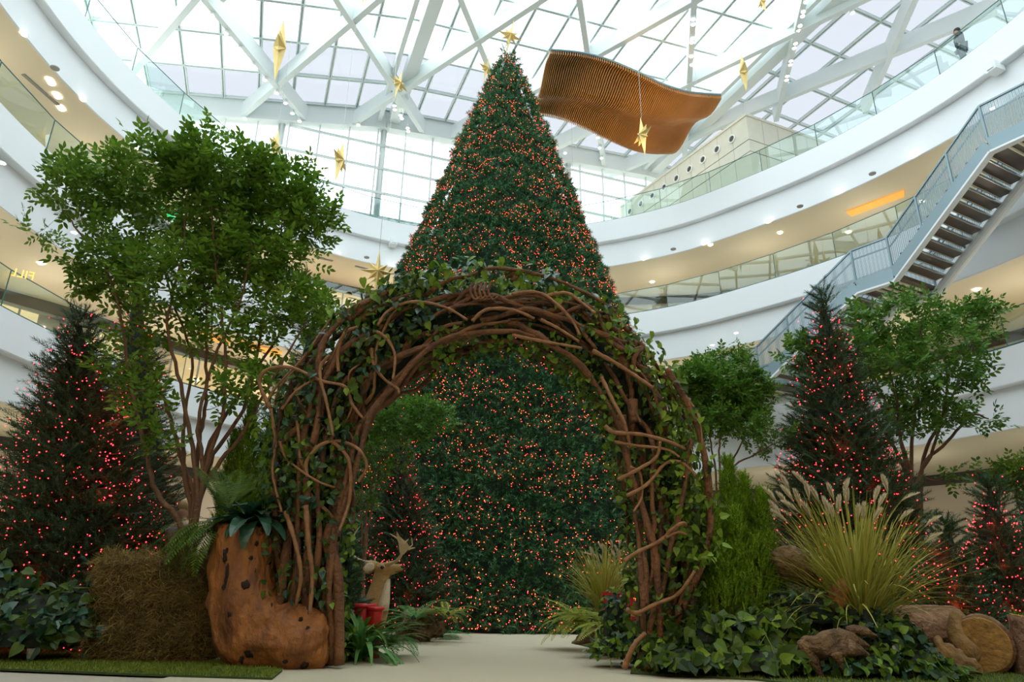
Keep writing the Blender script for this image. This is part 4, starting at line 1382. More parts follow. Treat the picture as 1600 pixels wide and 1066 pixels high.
px_tree((296, 860), 7.9,
        [[(285, 835), (245, 770), (225, 690), (205, 610), (190, 500), (165, 420), (110, 345)],
         [(298, 815), (290, 760), (287, 700), (290, 640), (300, 560), (270, 470), (245, 380)],
         [(306, 810), (325, 720), (345, 660), (352, 600), (350, 520), (335, 400), (330, 300)],
         [(306, 810), (335, 710), (380, 640), (400, 560), (420, 450), (440, 350)],
         [(300, 815), (310, 700), (320, 640), (322, 560), (322, 470), (300, 330)],
         [(306, 800), (330, 690), (392, 590), (450, 500), (480, 420)],
         [(304, 800), (288, 730), (262, 640), (232, 560), (215, 470), (225, 380)], [(306, 800), (318, 740), (310, 660), (335, 560), (375, 470), (395, 380)], [(306, 800), (300, 700), (282, 600), (262, 500), (285, 400), (290, 320)], [(306, 800), (345, 720), (372, 690), (410, 620), (445, 560), (480, 500)]],
        [(345, 274, 88, 42, 7), (245, 282, 82, 38, 6), (430, 300, 72, 52, 7), (485, 345, 48, 30, 3), (130, 300, 62, 38, 4), (62, 362, 34, 12, .8), (300, 345, 115, 55, 8), (164, 226, 16, 7, .25),
         (170, 410, 55, 55, 3), (400, 405, 85, 55, 6), (475, 480, 50, 42, 3.2), (250, 440, 90, 55, 5), (350, 510, 90, 50, 4), (215, 570, 34, 75, 1.6), (250, 650, 34, 60, .8), (375, 600, 65, 40, 1.6), (112, 418, 18, 10, .15)],
        'tall many-stemmed leafy tree rising behind the moss block and driftwood', 31, n_clust=700, sprigs_per=5, ll=.088, trunk_r=.034)
px_tree((1425, 880), 10.3,
        [[(1420, 760), (1408, 690), (1400, 620), (1380, 540)], [(1440, 740), (1470, 660), (1495, 600), (1515, 520)], [(1425, 750), (1428, 660), (1436, 580), (1440, 500)],
         [(1435, 760), (1480, 690), (1520, 650), (1545, 655)], [(1430, 780), (1460, 700), (1480, 600), (1470, 520)], [(1425, 770), (1412, 700), (1390, 640), (1350, 560)], [(1420, 760), (1370, 660), (1300, 590), (1250, 555)]],
        [(1395, 505, 80, 28, 4), (1450, 560, 100, 45, 6), (1385, 590, 90, 50, 5), (1500, 505, 50, 25, 3), (1440, 650, 65, 35, 3), (1250, 560, 28, 20, 1.2), (1540, 482, 20, 12, .5), (1520, 590, 35, 14, 1), (1520, 655, 42, 9, .7), (1432, 468, 22, 10, .6), (1500, 745, 30, 10, .4), (1320, 560, 50, 30, 2)],
        'leafy tree with wide light crown behind the slim red-lit fir', 32, leaf_m='leafB', n_clust=330, sprigs_per=5, ll=.082, trunk_r=.035)
px_tree((1125, 900), 9.6,
        [[(1110, 760), (1095, 690), (1075, 620)], [(1125, 750), (1125, 680), (1130, 600)], [(1135, 760), (1160, 690), (1175, 620)], [(1120, 760), (1108, 680), (1100, 590)], [(1135, 760), (1180, 710), (1220, 690)]],
        [(1120, 612, 70, 40, 8), (1080, 592, 38, 22, 3), (1165, 605, 36, 32, 4), (1100, 660, 65, 28, 4), (1178, 662, 26, 28, 1.5), (1215, 690, 30, 12, .6), (1130, 568, 48, 15, 2)],
        'low bushy leafy tree between arch and slim red-lit fir', 33, leaf_m='leafB', n_clust=330, sprigs_per=7, ll=.06, trunk_r=.02)
px_tree((570, 925), 9.8,
        [[(570, 860), (574, 790), (590, 730), (625, 680)], [(568, 860), (563, 780), (578, 700)], [(572, 850), (585, 780), (600, 720), (640, 650)]],
        [(640, 655, 52, 36, 6), (602, 700, 45, 50, 5), (690, 652, 24, 18, 1.2), (590, 640, 30, 25, 1.5), (570, 760, 22, 40, 1)],
        'small leafy tree seen through the arch above the antlers', 34, leaf_m='leafB', n_clust=240, sprigs_per=6, ll=.045, trunk_r=.02, dy=.25)
px_tree((1600, 900), 9.9, [[(1600, 830), (1590, 780), (1580, 740)], [(1602, 820), (1612, 760), (1610, 720)]],
        [(1588, 750, 26, 30, 3), (1612, 735, 22, 24, 2)], 'bright leafy bush at the picture edge over the short pointed fir', 35, leaf_m='ivyL', n_clust=70, sprigs_per=6, ll=.06, trunk_r=.015, dy=.2, category='bush', name='leafy_bush')


def cypress(Y, base_px, spires, label, seed, cat='cypress', m='cyp', dens=1.0):
    """feathery upright sprays; spires = (tip px, half width px)"""
    r = np.random.default_rng(seed); b = P(*base_px, Y); b.z = 0
    root = empty('cypress', b, label, cat); fm = MB(); tm = MB()
    tp = [T_sprig(20, 0.13, 0.030, 0.0048, 50 + s, .75) for s in range(3)]
    for (tx, ty, hw, dy) in spires:
        t = P(tx, ty, Y + dy); o = np.array([b.x + (t.x - b.x) * .62, Y + dy * .5, 0.02]); t = np.array(t); L = np.linalg.norm(t - o)
        w_ = hw * Y * .95 / FPX; n = int(620 * dens * L * (w_ / .2))
        f = r.uniform(0.0, 1, n) ** .9; a = r.uniform(0, 2 * math.pi, n)
        rad = w_ * np.minimum(1, (1 - f) * 1.9) ** .8 * np.minimum(1, .55 + f * 1.6) * r.uniform(.55, 1, n)
        p = o + (t - o) * f[:, None] + np.stack([np.cos(a) * rad, np.sin(a) * rad, np.zeros(n)], 1)
        d = np.stack([np.cos(a) * .42, np.sin(a) * .42, np.ones(n)], 1) + r.normal(0, .16, (n, 3))
        for i in range(3):
            k = np.arange(n) % 3 == i
            fm.scatter(tp[i], p[k], d[k], np.stack([np.cos(a[k]), np.sin(a[k]), np.zeros(k.sum())], 1), r.uniform(.7, 1.2, k.sum()))
        tm.tube([o, (o + t) / 2, t], [.02, .014, .004], 6)
    fm.build('foliage', MT[m], root); tm.build('stems', MT['bark'], root)
    return root


cypress(7.5, (1140, 985), [(1137, 726, 30, 0), (1098, 765, 28, -.15), (1162, 752, 28, .1), (1192, 775, 30, -.05), (1080, 785, 28, .05), (1112, 800, 32, -.35), (1150, 810, 34, -.38), (1205, 850, 30, -.25), (1078, 850, 32, -.25), (1180, 850, 36, -.4), (1130, 870, 44, -.45), (1215, 890, 26, -.2), (1075, 890, 26, -.2)],
        'bright green feathery cypress beside the arch foot and the plumed grass', 41)
cypress(8.3, (395, 900), [(395, 628, 28, 0), (368, 680, 28, .1), (422, 670, 26, .1), (380, 720, 34, -.1), (412, 730, 32, -.1), (355, 745, 22, 0)],
        'soft bright green conifer bush between the leafy tree and the arch', 42, dens=.8)

# ------------------------------------------------------------------ plumed fountain grasses
def plumed_grass(base_px, Y, tips, label, seed, nbl=420, L=1.15, plume=.16, fan=(.95, .35), tipspan=None, tuft_r=.16):
    r = np.random.default_rng(seed); b = P(*base_px, Y); root = empty('plumed_grass', (b.x, Y, 0), label, 'ornamental grass')
    b0 = np.array([b.x, Y, max(.02, b.z)])
    mb = MB()
    tps = [T_strap(1.0, 0.011, k, 7) for k in (.25, .7, 1.3)]
    for i in range(3):
        n = nbl // 3
        a = r.uniform(0, 2 * math.pi, n); s = np.abs(r.normal(0, fan[0] * (.30 + .22 * i), n))
        d = np.stack([np.cos(a) * s, np.sin(a) * s * .55, np.ones(n)], 1)
        p = b0 + np.stack([np.cos(a) * r.uniform(0, tuft_r, n), np.sin(a) * r.uniform(0, tuft_r * .7, n), r.uniform(-.02, .04, n)], 1)
        mb.scatter(tps[i], p, d, np.stack([np.cos(a), np.sin(a), np.zeros(n)], 1) * -1.0 + np.array([0, 0, .4]), r.uniform(.55, 1.0, n) * L)
    mb.build('blades', MT['grass'], root)
    if b.z > .1:
        ob = MB(); ob.lathe([(tuft_r * .6, -b.z + .0), (tuft_r * 1.0, -.02), (.001, .0)], 12, tuple(b0)); ob.build('root_ball', MT['inner'], root)
    for j, (x, y, ang) in enumerate(tips):
        Yt = Y + r.uniform(-.25, .25); c = np.array(P(x, y, Yt))
        dirv = np.array([math.sin(ang), 0, math.cos(ang)])
        lo = c - dirv * plume / 2; hi = c + dirv * plume / 2
        st = b0 + np.array([r.uniform(-.5, .5) * tuft_r, r.uniform(-.5, .5) * tuft_r, 0])
        mid = (st + lo) / 2 + np.array([-(lo[0] - st[0]) * .14, 0, .08])
        sm = MB(); c_ = catmull([st, mid, lo, hi], 6, closed=False); sm.tube(c_, np.linspace(.0035, .0018, len(c_)), 4)
        so = sm.build('stalk', MT['grass'], root)
        n = 200; t = r.uniform(0, 1, n); a = r.uniform(0, 2 * math.pi, n)
        bend = np.array([(1 if ang > 0 else -1) * .10 * plume, 0, -.05 * plume])
        p = lo + (hi - lo) * t[:, None] + bend * (t ** 2)[:, None]
        rad = np.sin(math.pi * (t * .9 + .06)) ** .6
        d = np.stack([np.cos(a), np.sin(a), np.full(n, 0.0)], 1) * (.5 * rad)[:, None] + dirv * .85
        V = np.array([(-.005, 0, 0), (.005, 0, 0), (.0, .060, 0)]); pm = MB()
        pm.scatter((V, np.array([(0, 1, 2)])), p, d, np.stack([-np.sin(a), np.cos(a), a * 0], 1), (.55 + .45 * rad) * plume / .17)
        pm.build('plume', MT['plume'], so)
    return root


k6 = lambda x, y: (1160 + x / 2.834, 690 + y / 2.834)
tips = [(130, 240, -.6), (150, 300, -.5), (195, 190, -.3), (205, 235, -.5), (262, 172, -.6), (290, 222, -.05), (248, 255, -.15), (222, 292, -.9), (325, 240, -.3), (395, 228, -.15), (455, 205, .35), (462, 252, .1), (375, 290, -.1), (397, 318, 0), (285, 300, -.4),
        (510, 322, .1), (535, 315, .1), (590, 240, .35), (612, 268, .5), (635, 192, -.05), (592, 332, .55), (735, 245, 1.1), (715, 330, .9), (835, 355, .95), (838, 428, 1.0), (185, 262, -.5), (172, 335, -.8), (425, 282, .1)]
plumed_grass((1350, 985), 7.0, [(*k6(x, y), a) for x, y, a in tips], 'large golden green grass clump with cream plumes before the slim fir', 51, nbl=780, L=1.30, plume=.17, fan=(1.15, 0), tuft_r=.17)
k8 = lambda x, y: (840 + x / 4.845, 830 + y / 4.845)
tips2 = [(400, 182, -1.1), (415, 165, -.2), (388, 262, -.3), (485, 130, -.35), (502, 140, -.1), (458, 215, -.45), (466, 270, -.3), (495, 222, -.35), (562, 112, 0), (577, 180, -.25), (602, 150, -.2), (622, 92, .1), (640, 132, .2), (655, 112, .1), (470, 300, -.3), (615, 190, .1)]
plumed_grass((945, 960), 9.3, [(*k8(x, y), a) for x, y, a in tips2], 'smaller pale plumed grass beside the carpet in front of the giant tree', 52, nbl=330, L=.95, plume=.125, fan=(.8, 0), tuft_r=.1)
# ------------------------------------------------------------------ the woven vine arch
AC = [(488, 1052, 47), (489, 960, 50), (492, 880, 54), (497, 800, 60), (507, 720, 68), (525, 655, 72), (562, 590, 70), (615, 537, 62), (680, 503, 52), (750, 492, 48), (820, 498, 46), (880, 520, 46), (935, 556, 46), (980, 608, 48), (1012, 670, 50),
      (1030, 740, 52), (1040, 820, 50), (1040, 900, 46), (1034, 980, 42), (1030, 1056, 44)]
AY = 7.15
acs = np.array([[*P(x, y, AY)] for x, y, h in AC]); acs[0, 2] = 0; acs[-1, 2] = 0
ah = np.array([h * (Vector(c).dot(_F)) / FPX for (x, y, h), c in zip(AC, acs)])
cc = catmull([(*a, h) for a, h in zip(acs, ah)], 8, closed=False)
aP, aH = cc[:, :3], cc[:, 3]
aT = nrmz(np.gradient(aP, axis=0)); aN = np.stack([aT[:, 2], np.zeros(len(aT)), -aT[:, 0]], 1)   # outward in the arch plane
if aN[len(aN) // 2][2] < 0: aN = -aN
ND = len(aP)


def apt(u, a, b):
    k = min(max(u, 0), 1) * (ND - 1); i = min(int(k), ND - 2); f = k - i
    p = aP[i] * (1 - f) + aP[i + 1] * f; n = aN[i] * (1 - f) + aN[i + 1] * f; h = aH[i] * (1 - f) + aH[i + 1] * f
    q = p + n * h * a + np.array([0, .40 * b, 0])
    q[2] = max(q[2], 0.0); return q


arch = empty('vine_arch', (float(aP[0][0] + aP[-1][0]) / 2, AY, 0), 'big round arch woven from twisted brown vines and hung with green leaves', 'arch')
ra = np.random.default_rng(77)
core = MB()
secs = []
for u in np.linspace(0, 1, 60):
    k = min(int(u * (ND - 1)), ND - 1)
    secs.append((apt(u, 0, .15), aH[k] * .60, .22, tuple(aN[k]), (0, 1, 0)))
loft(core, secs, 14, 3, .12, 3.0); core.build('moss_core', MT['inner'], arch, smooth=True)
def vine(u0, u1, a0, b0, r0, wander, m='vine', tw=0.0, nm='vine'):
    n = max(8, int(abs(u1 - u0) * 60)); pts = []; a, b = a0, b0; ph = ra.uniform(0, 6)
    da, db = 0, 0
    for i in range(n + 1):
        t = i / n; u = u0 + (u1 - u0) * t
        da = da * .75 + ra.normal(0, wander); db = db * .75 + ra.normal(0, wander)
        a = np.clip(a + da, -1.05, 1.05); b = np.clip(b + db, -1.1, 1)
        pts.append(apt(u, a + tw * math.sin(ph + u * 60), b + tw * math.cos(ph + u * 60)))
    c = catmull(pts, 3, closed=False)
    rr = r0 * (1 + .18 * np.sin(np.linspace(0, 19, len(c)) + ph)) * np.linspace(1.1, .75, len(c))
    mb = MB(); mb.tube(c, rr, 8); return mb.build(nm, MT[m], arch, smooth=True)


for k in range(13):   # trunks of the near leg
    vine(0.0, ra.uniform(.22, .5), -0.95 + 1.9 * (k + .5) / 13 + ra.normal(0, .05), ra.uniform(-.95, -.3), ra.uniform(.026, .052), .035)
for k in range(10):
    vine(1.0, ra.uniform(.62, .78), -0.9 + 1.8 * (k + .5) / 10 + ra.normal(0, .07), ra.uniform(-.95, -.3), ra.uniform(.026, .05), .05)
for k in range(36):   # the span
    u0 = ra.uniform(.14, .72); u1 = u0 + ra.uniform(.16, .34)
    vine(u0, min(u1, .93), ra.uniform(-.9, .95), ra.uniform(-1.0, .2), ra.uniform(.015, .038), .075)
for k in range(14):
    u0 = ra.uniform(.12, .82); vine(u0, u0 + ra.uniform(.08, .16), ra.uniform(-.9, 1.0), ra.uniform(-1.1, -.4), ra.uniform(.010, .018), .14, 'liana', .12)
for k in range(12):   # back side
    u0 = ra.uniform(0, .6); vine(u0, u0 + .4, ra.uniform(-.8, .9), ra.uniform(.4, 1.0), .03, .05)

def liana(pts, Y, r, wob=0.0, m='liana', seed=0, n=8):
    rr = random.Random(seed); q = [P(x, y, Y + rr.uniform(-wob, wob)) for x, y in pts]
    c = catmull([tuple(v) for v in q], 7, closed=False); t = np.linspace(0, 1, len(c))
    mb = MB(); mb.tube(c, r * (1 + .12 * np.sin(t * 37 + seed)) * (1.05 - .3 * t), n); return mb.build('liana', MT[m], arch, smooth=True)


LI = [([(423, 639), (406, 601), (417, 578), (457, 575), (501, 595), (538, 604), (549, 630), (567, 654)], .019), ([(423, 639), (430, 690), (426, 740), (440, 800)], .016),
      ([(529, 581), (528, 552), (538, 521), (558, 511)], .018), ([(590, 509), (607, 486), (636, 473), (667, 473), (702, 483), (730, 500)], .018),
      ([(588, 518), (604, 529), (617, 555), (614, 593)], .017), ([(581, 544), (584, 570), (601, 593), (621, 607), (623, 615)], .016),
      ([(515, 555), (501, 572), (501, 595), (509, 624), (521, 682)], .019), ([(440, 640), (462, 612), (495, 590)], .016),
      ([(437, 690), (449, 718), (492, 750), (523, 762)], .013), ([(481, 746), (479, 722), (502, 695), (534, 690), (562, 704), (573, 729), (560, 753)], .018),
      ([(965, 750), (996, 734), (1025, 715), (1032, 690)], .019), ([(979, 775), (1011, 757), (1039, 725), (1063, 722), (1088, 743)], .017),
      ([(975, 877), (996, 863), (1032, 845), (1049, 828), (1067, 817), (1072, 822)], .018), ([(1040, 840), (1060, 832), (1074, 836)], .013), ([(980, 953), (996, 958), (1025, 944), (1053, 933), (1070, 916), (1085, 893)], .019),
      ([(947, 667), (961, 676), (1001, 679), (1044, 690), (1070, 702)], .021), ([(960, 690), (990, 696), (1040, 702), (1062, 715)], .015),
      ([(800, 460), (823, 456), (849, 460), (875, 480), (895, 503), (906, 524)], .019), ([(926, 548), (961, 567), (1001, 593), (1021, 607)], .022),
      ([(800, 524), (857, 535), (909, 544)], .018), ([(738, 502), (760, 484), (800, 484), (835, 498)], .019), ([(845, 500), (870, 512), (905, 534)], .018),
      ([(940, 590), (957, 625), (975, 660), (985, 700)], .02), ([(855, 462), (885, 458), (905, 470), (930, 490)], .02),
      ([(1001, 533), (1010, 545), (1012, 560)], .011), ([(985, 730), (1000, 740), (1003, 775), (990, 800)], .014), ([(446, 800), (462, 850), (470, 900), (462, 948)], .022),
      ([(520, 690), (545, 720), (546, 780), (530, 830)], .019), ([(478, 790), (482, 850), (488, 900), (484, 960)], .024), ([(975, 1045), (990, 1010), (1008, 990)], .026)]
for k, (pts, r) in enumerate(LI): liana(pts, AY - .52, r, .05, seed=k)
# fat twisted stems over the crown and shoulder
for k in range(4):
    base_l = [(700, 478), (730, 462), (765, 470), (800, 478), (837, 480), (863, 486), (900, 478), (925, 494), (945, 505), (958, 525), (975, 540), (995, 545), (990, 568), (1001, 588), (1013, 602)]
    pts = [(x + 9 * math.sin(i * 1.3 + k * 1.57), y + 9 * math.cos(i * 1.3 + k * 1.57)) for i, (x, y) in enumerate(base_l)]
    liana(pts, AY - .42 + .05 * k, .030, .04, 'vine', 40 + k)
for k in range(5):    # coil on the crown
    liana([(740 + k * 7, 442), (735 + k * 7, 455), (742 + k * 7, 468), (752 + k * 7, 462)], AY - .5, .016, .01, 'vine', 60 + k)
# broken stubs
for pts, r in (([(544, 500), (575, 474), (604, 465)], .042), ([(430, 700), (470, 665)], .03), ([(790, 432), (810, 425), (800, 440)], .03), ([(988, 625), (990, 660)], .045), ([(970, 650), (975, 680)], .045), ([(520, 820), (512, 850), (528, 900), (530, 1040)], .045), ([(478, 800), (474, 830)], .03)):
    q = [P(x, y, AY - .4) for x, y in pts]; c = catmull([tuple(v) for v in q], 5, closed=False); mb = MB(); mb.tube(c, np.linspace(r * 1.25, r, len(c)), 9); mb.build('broken_stub', MT['vine'], arch, smooth=True)

# leaves on the arch
def arch_leaves(n, u0, u1, arange, brange, size, ms, seed, nm='leaves'):
    r = np.random.default_rng(seed); pos = []; ups = []
    for _ in range(n):
        u = r.uniform(u0, u1); a = r.uniform(*arange); b = r.uniform(*brange); pos.append(apt(u, a, b)); i = int(u * (ND - 1))
        ups.append(aN[i] * (a * .8 + .25) + np.array([0, -1.0, .35]))
    pos = np.array(pos); ups = np.array(ups) + r.normal(0, .45, (n, 3)); d = r.normal(0, .6, (n, 3)) + np.array([0, -.15, -.55])
    mb = MB(); k = r.integers(0, len(ms), n); tp = T_leaf(1, .72, .14, .22, True)
    for i in range(len(ms)):
        s_ = k == i; mb.scatter(tp, pos[s_], d[s_], ups[s_], r.uniform(.55, 1.2, s_.sum()) * size, mi=i)
    return mb.build(nm, [MT[q] for q in ms], arch)


arch_leaves(1200, .34, .62, (.45, 1.45), (-1.2, .6), .11, ['ivyL', 'ivyL', 'ivyB'], 1, 'crown_leaves')
arch_leaves(1500, .16, .42, (-.5, 1.2), (-1.4, .1), .09, ['ivy', 'ivyL', 'ivyB', 'ivy'], 2, 'shoulder_leaves')
arch_leaves(1100, .06, .26, (-.8, 1.2), (-1.35, .2), .075, ['ivy', 'ivyB', 'ivy'], 3, 'shoulder_leaves')
arch_leaves(700, .38, .72, (-1.35, -.5), (-1.1, .6), .075, ['ivyL', 'ivy'], 4, 'hanging_leaves')
arch_leaves(1100, .60, .88, (.0, 1.3), (-1.35, .3), .09, ['ivyL', 'ivy', 'ivyL'], 5, 'shoulder_leaves')
arch_leaves(700, .60, .99, (-1.45, -.55), (-1.1, .7), .07, ['ivyL', 'ivy', 'ivy'], 6, 'hanging_leaves')
arch_leaves(380, .76, .99, (-.6, .9), (-1.2, -.6), .08, ['ivy', 'ivyL'], 7, 'foot_leaves')
arch_leaves(170, .0, .16, (-1.2, -.5), (-1.1, .6), .07, ['ivy', 'ivyL'], 8, 'foot_leaves')
arch_leaves(1200, .0, 1.0, (-1.0, 1.0), (-.9, .2), .055, ['ivy'], 9, 'small_leaves')
# ------------------------------------------------------------------ boot-shaped driftwood
YB = 6.85
def sec(x, y, half, tilt, depth, Y=YB):
    """cross-section: pixel centre, half width in pixels along the section, tilt of the section plane in degrees"""
    c = P(x, y, Y); m = (c.dot(_F)) / FPX; t = math.radians(tilt)
    return (tuple(c), half * m, depth, (math.cos(t), 0, math.sin(t)), (0, 1, 0))


boot = empty('driftwood_boot', (P(400, 1040, YB).x, YB, 0), 'orange-brown driftwood stump shaped like a boot, standing on the grass mat', 'driftwood')
S = [sec(380, 820, 40, -4, .21), sec(380, 826, 44, -4, .235), sec(380, 870, 44, -2, .24), sec(381, 905, 46, 2, .25), sec(384, 935, 49, 8, .26), sec(390, 962, 58, 20, .28), sec(401, 985, 67, 36, .30),
     sec(417, 998, 68, 56, .32), sec(440, 1002, 54, 74, .32), sec(465, 1003, 45, 86, .31), sec(490, 1002, 43, 92, .29), sec(508, 1000, 37, 96, .25), sec(518, 998, 25, 96, .16)]
mb = MB(); loft(mb, S, 40, 4, .085, 2.6)
bt = mb.build('trunk_body', MT['drift'], boot, smooth=True)
sd = bt.modifiers.new('s', 'SUBSURF'); sd.levels = 1; sd.render_levels = 1
tx = bpy.data.textures.new('gnarl', 'CLOUDS'); tx.noise_scale = 0.14; tx.noise_depth = 6
dm = bt.modifiers.new('d', 'DISPLACE'); dm.texture = tx; dm.strength = 0.12; dm.mid_level = 0.5; dm.texture_coords = 'LOCAL'
MT['hollow'] = mat('dark_wood_hollow', (0.02, 0.010, 0.006), 0.9)
for x, y, a, b in ((352, 868, 4, 11), (355, 892, 5, 10), (354, 905, 3, 11), (383, 915, 6, 7), (350, 917, 4, 5), (470, 968, 4, 3.2), (481, 982, 3, 3.5), (392, 872, 3, 3), (420, 880, 7, 2), (401, 850, 2.5, 4), (388, 1022, 6, 6), (378, 1030, 4, 6), (476, 1040, 6, 6), (446, 1034, 4, 3), (358, 960, 2.5, 4), (371, 1045, 6, 5), (412, 826, 2.5, 9), (368, 824, 3, 6)):
    if x == 352:
        bpy.context.view_layer.update(); ev = bt.evaluated_get(bpy.context.evaluated_depsgraph_get())
    d = ray(x, y).normalized(); hit, loc_, nor_, _i = ev.ray_cast(Vector((0, 0, EYE)) - boot.location, d)
    if not hit: continue
    m = (loc_ + boot.location).dot(_F) / FPX
    h = lump('hollow', (0, 0, 0), (a * m, .011, b * m), MT['hollow'], None, None, seed=int(x), amp=.45, freq=1.4, sub=3)
    h.parent = boot; h.location = loc_; h.rotation_euler = nor_.to_track_quat('-Y', 'Z').to_euler()

# ------------------------------------------------------------------ shaggy moss block
MT['mosscore'] = mat('dark_moss_core', (0.09, 0.065, 0.02), 0.95, noise=(20, (0.05, 0.035, 0.012), 4, .3))
YM = 7.35
x0, x1 = P(168, 950, YM).x, P(352, 950, YM).x; zt = P(250, 872, YM - .3).z
blk = empty('moss_block', ((x0 + x1) / 2, YM, 0), 'shaggy brown dry moss block between the ivy and the driftwood boot', 'moss bale')
import bmesh
bm = bmesh.new(); bmesh.ops.create_cube(bm, size=1.0); bmesh.ops.bevel(bm, geom=bm.edges[:], offset=.16, segments=5, affect='EDGES', profile=.6)
me = bpy.data.meshes.new('moss_core'); bm.to_mesh(me); bm.free(); me.materials.append(MT['mosscore'])
o = bpy.data.objects.new('moss_core', me); COL.objects.link(o); o.parent = blk; o.scale = (x1 - x0, .75, zt); o.location = (0, 0, zt / 2)
rm = np.random.default_rng(8); n = 17000
fa = rm.uniform(0, 1, n); W_, H_ = (x1 - x0), zt
side_ = rm.choice(4, n, p=[.62, .14, .12, .12])
px_ = np.where(side_ == 0, rm.uniform(-.5, .5, n), np.where(side_ == 1, rm.uniform(-.5, .5, n), np.where(side_ == 2, -.5, .5))) * W_
py_ = np.where(side_ == 0, -.375, np.where(side_ == 1, rm.uniform(-.375, .1, n), rm.uniform(-.375, .1, n)))
pz_ = np.where(side_ == 1, 1.0, rm.uniform(.01, 1, n)) * H_
cr_ = np.minimum(1, np.minimum(W_ / 2 - abs(px_), .3) / .12 + .3)
py_ = py_ + (1 - cr_) * .06 * (side_ == 0)
pos = np.stack([(x0 + x1) / 2 + px_ * .99, YM + py_, pz_], 1)
nr_ = np.stack([np.where(side_ == 2, -1, np.where(side_ == 3, 1, 0)), np.where(side_ == 0, -1, 0), np.where(side_ == 1, 1, 0.0)], 1).astype(float)
cl_ = np.array([nzm.noise(Vector(q) * 6) for q in pos])
pos += nr_ * (cl_[:, None] * .09)
fib = T_strap(1.0, 0.03, 2.2, 5)
mb = MB(); mb.scatter(fib, pos, nr_ * .6 + rm.normal(0, .7, (n, 3)) + np.array([0, 0, -.45]), nr_ * -1 + rm.normal(0, .6, (n, 3)), rm.uniform(.05, .15, n))
mb.build('shaggy_fibres', MT['moss'], blk)

# ------------------------------------------------------------------ fern, broad leaves on the boot
b = P(350, 815, 6.85)
f1 = fern(tuple(b - Vector((0, 0, .04))), 24, .72, 'long olive fern draping from the boot top over the moss block', 'fern', 1, .12, (math.radians(165), math.radians(262)), (-.15, .4), 1.5)
f2 = fern(tuple(P(352, 800, 7.2)), 20, .62, 'upright bright fern standing behind the driftwood boot', 'fern', 2, .13, (math.radians(20), math.radians(200)), (1.6, 3.0), .8)


def broadleaf(base, n, L, w, label, m, seed, up=(.3, 1.3), bend=1.1, spread=(0, 6.28), name='broad_leaf_plant', group=None):
    r = np.random.default_rng(seed); root = empty(name, base, label, 'plant', group); tp = []
    for k in (.7, 1.0, 1.4):
        V, F = T_strap(1.0, w / L, bend * k, 8); V = V.copy()
        V[:, 2] += .012 * np.sin(V[:, 1] * 40) * (abs(V[:, 0]) > 1e-6); tp.append((V, F))
    a = np.array([spread[0] + (spread[1] - spread[0]) * (q + r.uniform(0, .8)) / n for q in range(n)]); u = r.uniform(up[0], up[1], n)
    for k in range(n):
        d = np.array([[math.cos(a[k]), math.sin(a[k]), u[k]]]); mb = MB()
        mb.scatter(tp[k % 3], np.array([base]) + r.normal(0, .015, (1, 3)), d, np.array([[0, 0, 1.0]]), r.uniform(.7, 1.1) * L); mb.build('leaf', MT[m], root)
    return root


broadleaf(tuple(P(392, 822, 6.85)), 34, .56, .16, 'dark glossy broad-leaved plant growing out of the driftwood boot', 'ivyB', 3, (.25, 1.5), 1.5)

# ------------------------------------------------------------------ ground cover mounds
def EL(x, y, Y, rx, rz, ry=.35): p = P(x, y, Y); return ((p.x, Y, max(0.0, p.z)), (rx, ry, rz))


leafpile('ivy_mound', [EL(60, 985, 7.1, .75, .42, .4), EL(125, 960, 7.15, .28, .34, .3), EL(30, 1000, 6.9, .5, .3, .3), EL(-40, 960, 7.2, .6, .5)], 900, .115, 'dark variegated ivy mound in front of the wide red-lit fir', ['ivy', 'ivy', 'ivyB'], 61, cat='ivy', vines=14)
leafpile('ivy_mound', [EL(1050, 1010, 6.95, .32, .22, .3), EL(1120, 1005, 6.8, .42, .28, .32), EL(1195, 1005, 6.8, .38, .30, .3), EL(1090, 1035, 6.55, .5, .14, .25), EL(1185, 1040, 6.5, .45, .16, .25)], 900, .125,
         'broad variegated ivy mound at the foot of the bright cypress', ['ivy', 'ivy', 'ivy', 'ivyL'], 62, cat='ivy', vines=16)
leafpile('ivy_mound', [EL(1275, 965, 7.0, .40, .28, .3), EL(1350, 985, 6.95, .45, .26, .3), EL(1260, 1035, 6.75, .35, .24, .28), EL(1225, 960, 7.1, .25, .25, .25)], 800, .075,
         'small-leaved dark ivy mound round the base of the large plumed grass', ['ivyB', 'ivy', 'ivyL'], 63, cat='ivy', vines=20)
leafpile('ivy_mound', [EL(1390, 1015, 6.75, .34, .26, .3), EL(1350, 1045, 6.5, .4, .14, .25), EL(1430, 1040, 6.55, .28, .16, .25), EL(1470, 1058, 6.35, .2, .07, .2)], 800, .085,
         'glossy green ivy mound running up to the pale curved driftwood', ['ivyB', 'ivyL', 'ivy'], 64, cat='ivy', vines=20)
leafpile('ivy_mound', [EL(962, 985, 7.7, .16, .42, .25), EL(950, 1020, 7.3, .20, .14, .22), EL(985, 1020, 7.2, .2, .2, .25)], 480, .07,
         'green trailing ivy mound at the inner foot of the arch beside the carpet', ['ivyL', 'ivyB', 'ivy'], 65, cat='ivy', vines=14)
leafpile('ivy_mound', [EL(1115, 965, 7.2, .35, .16, .25), EL(1190, 955, 7.3, .3, .2, .25)], 300, .06,
         'low blue-green ivy mound tucked under the cypress skirt', ['ivyB', 'ivyB', 'ivyL'], 66, cat='ivy', vines=6)

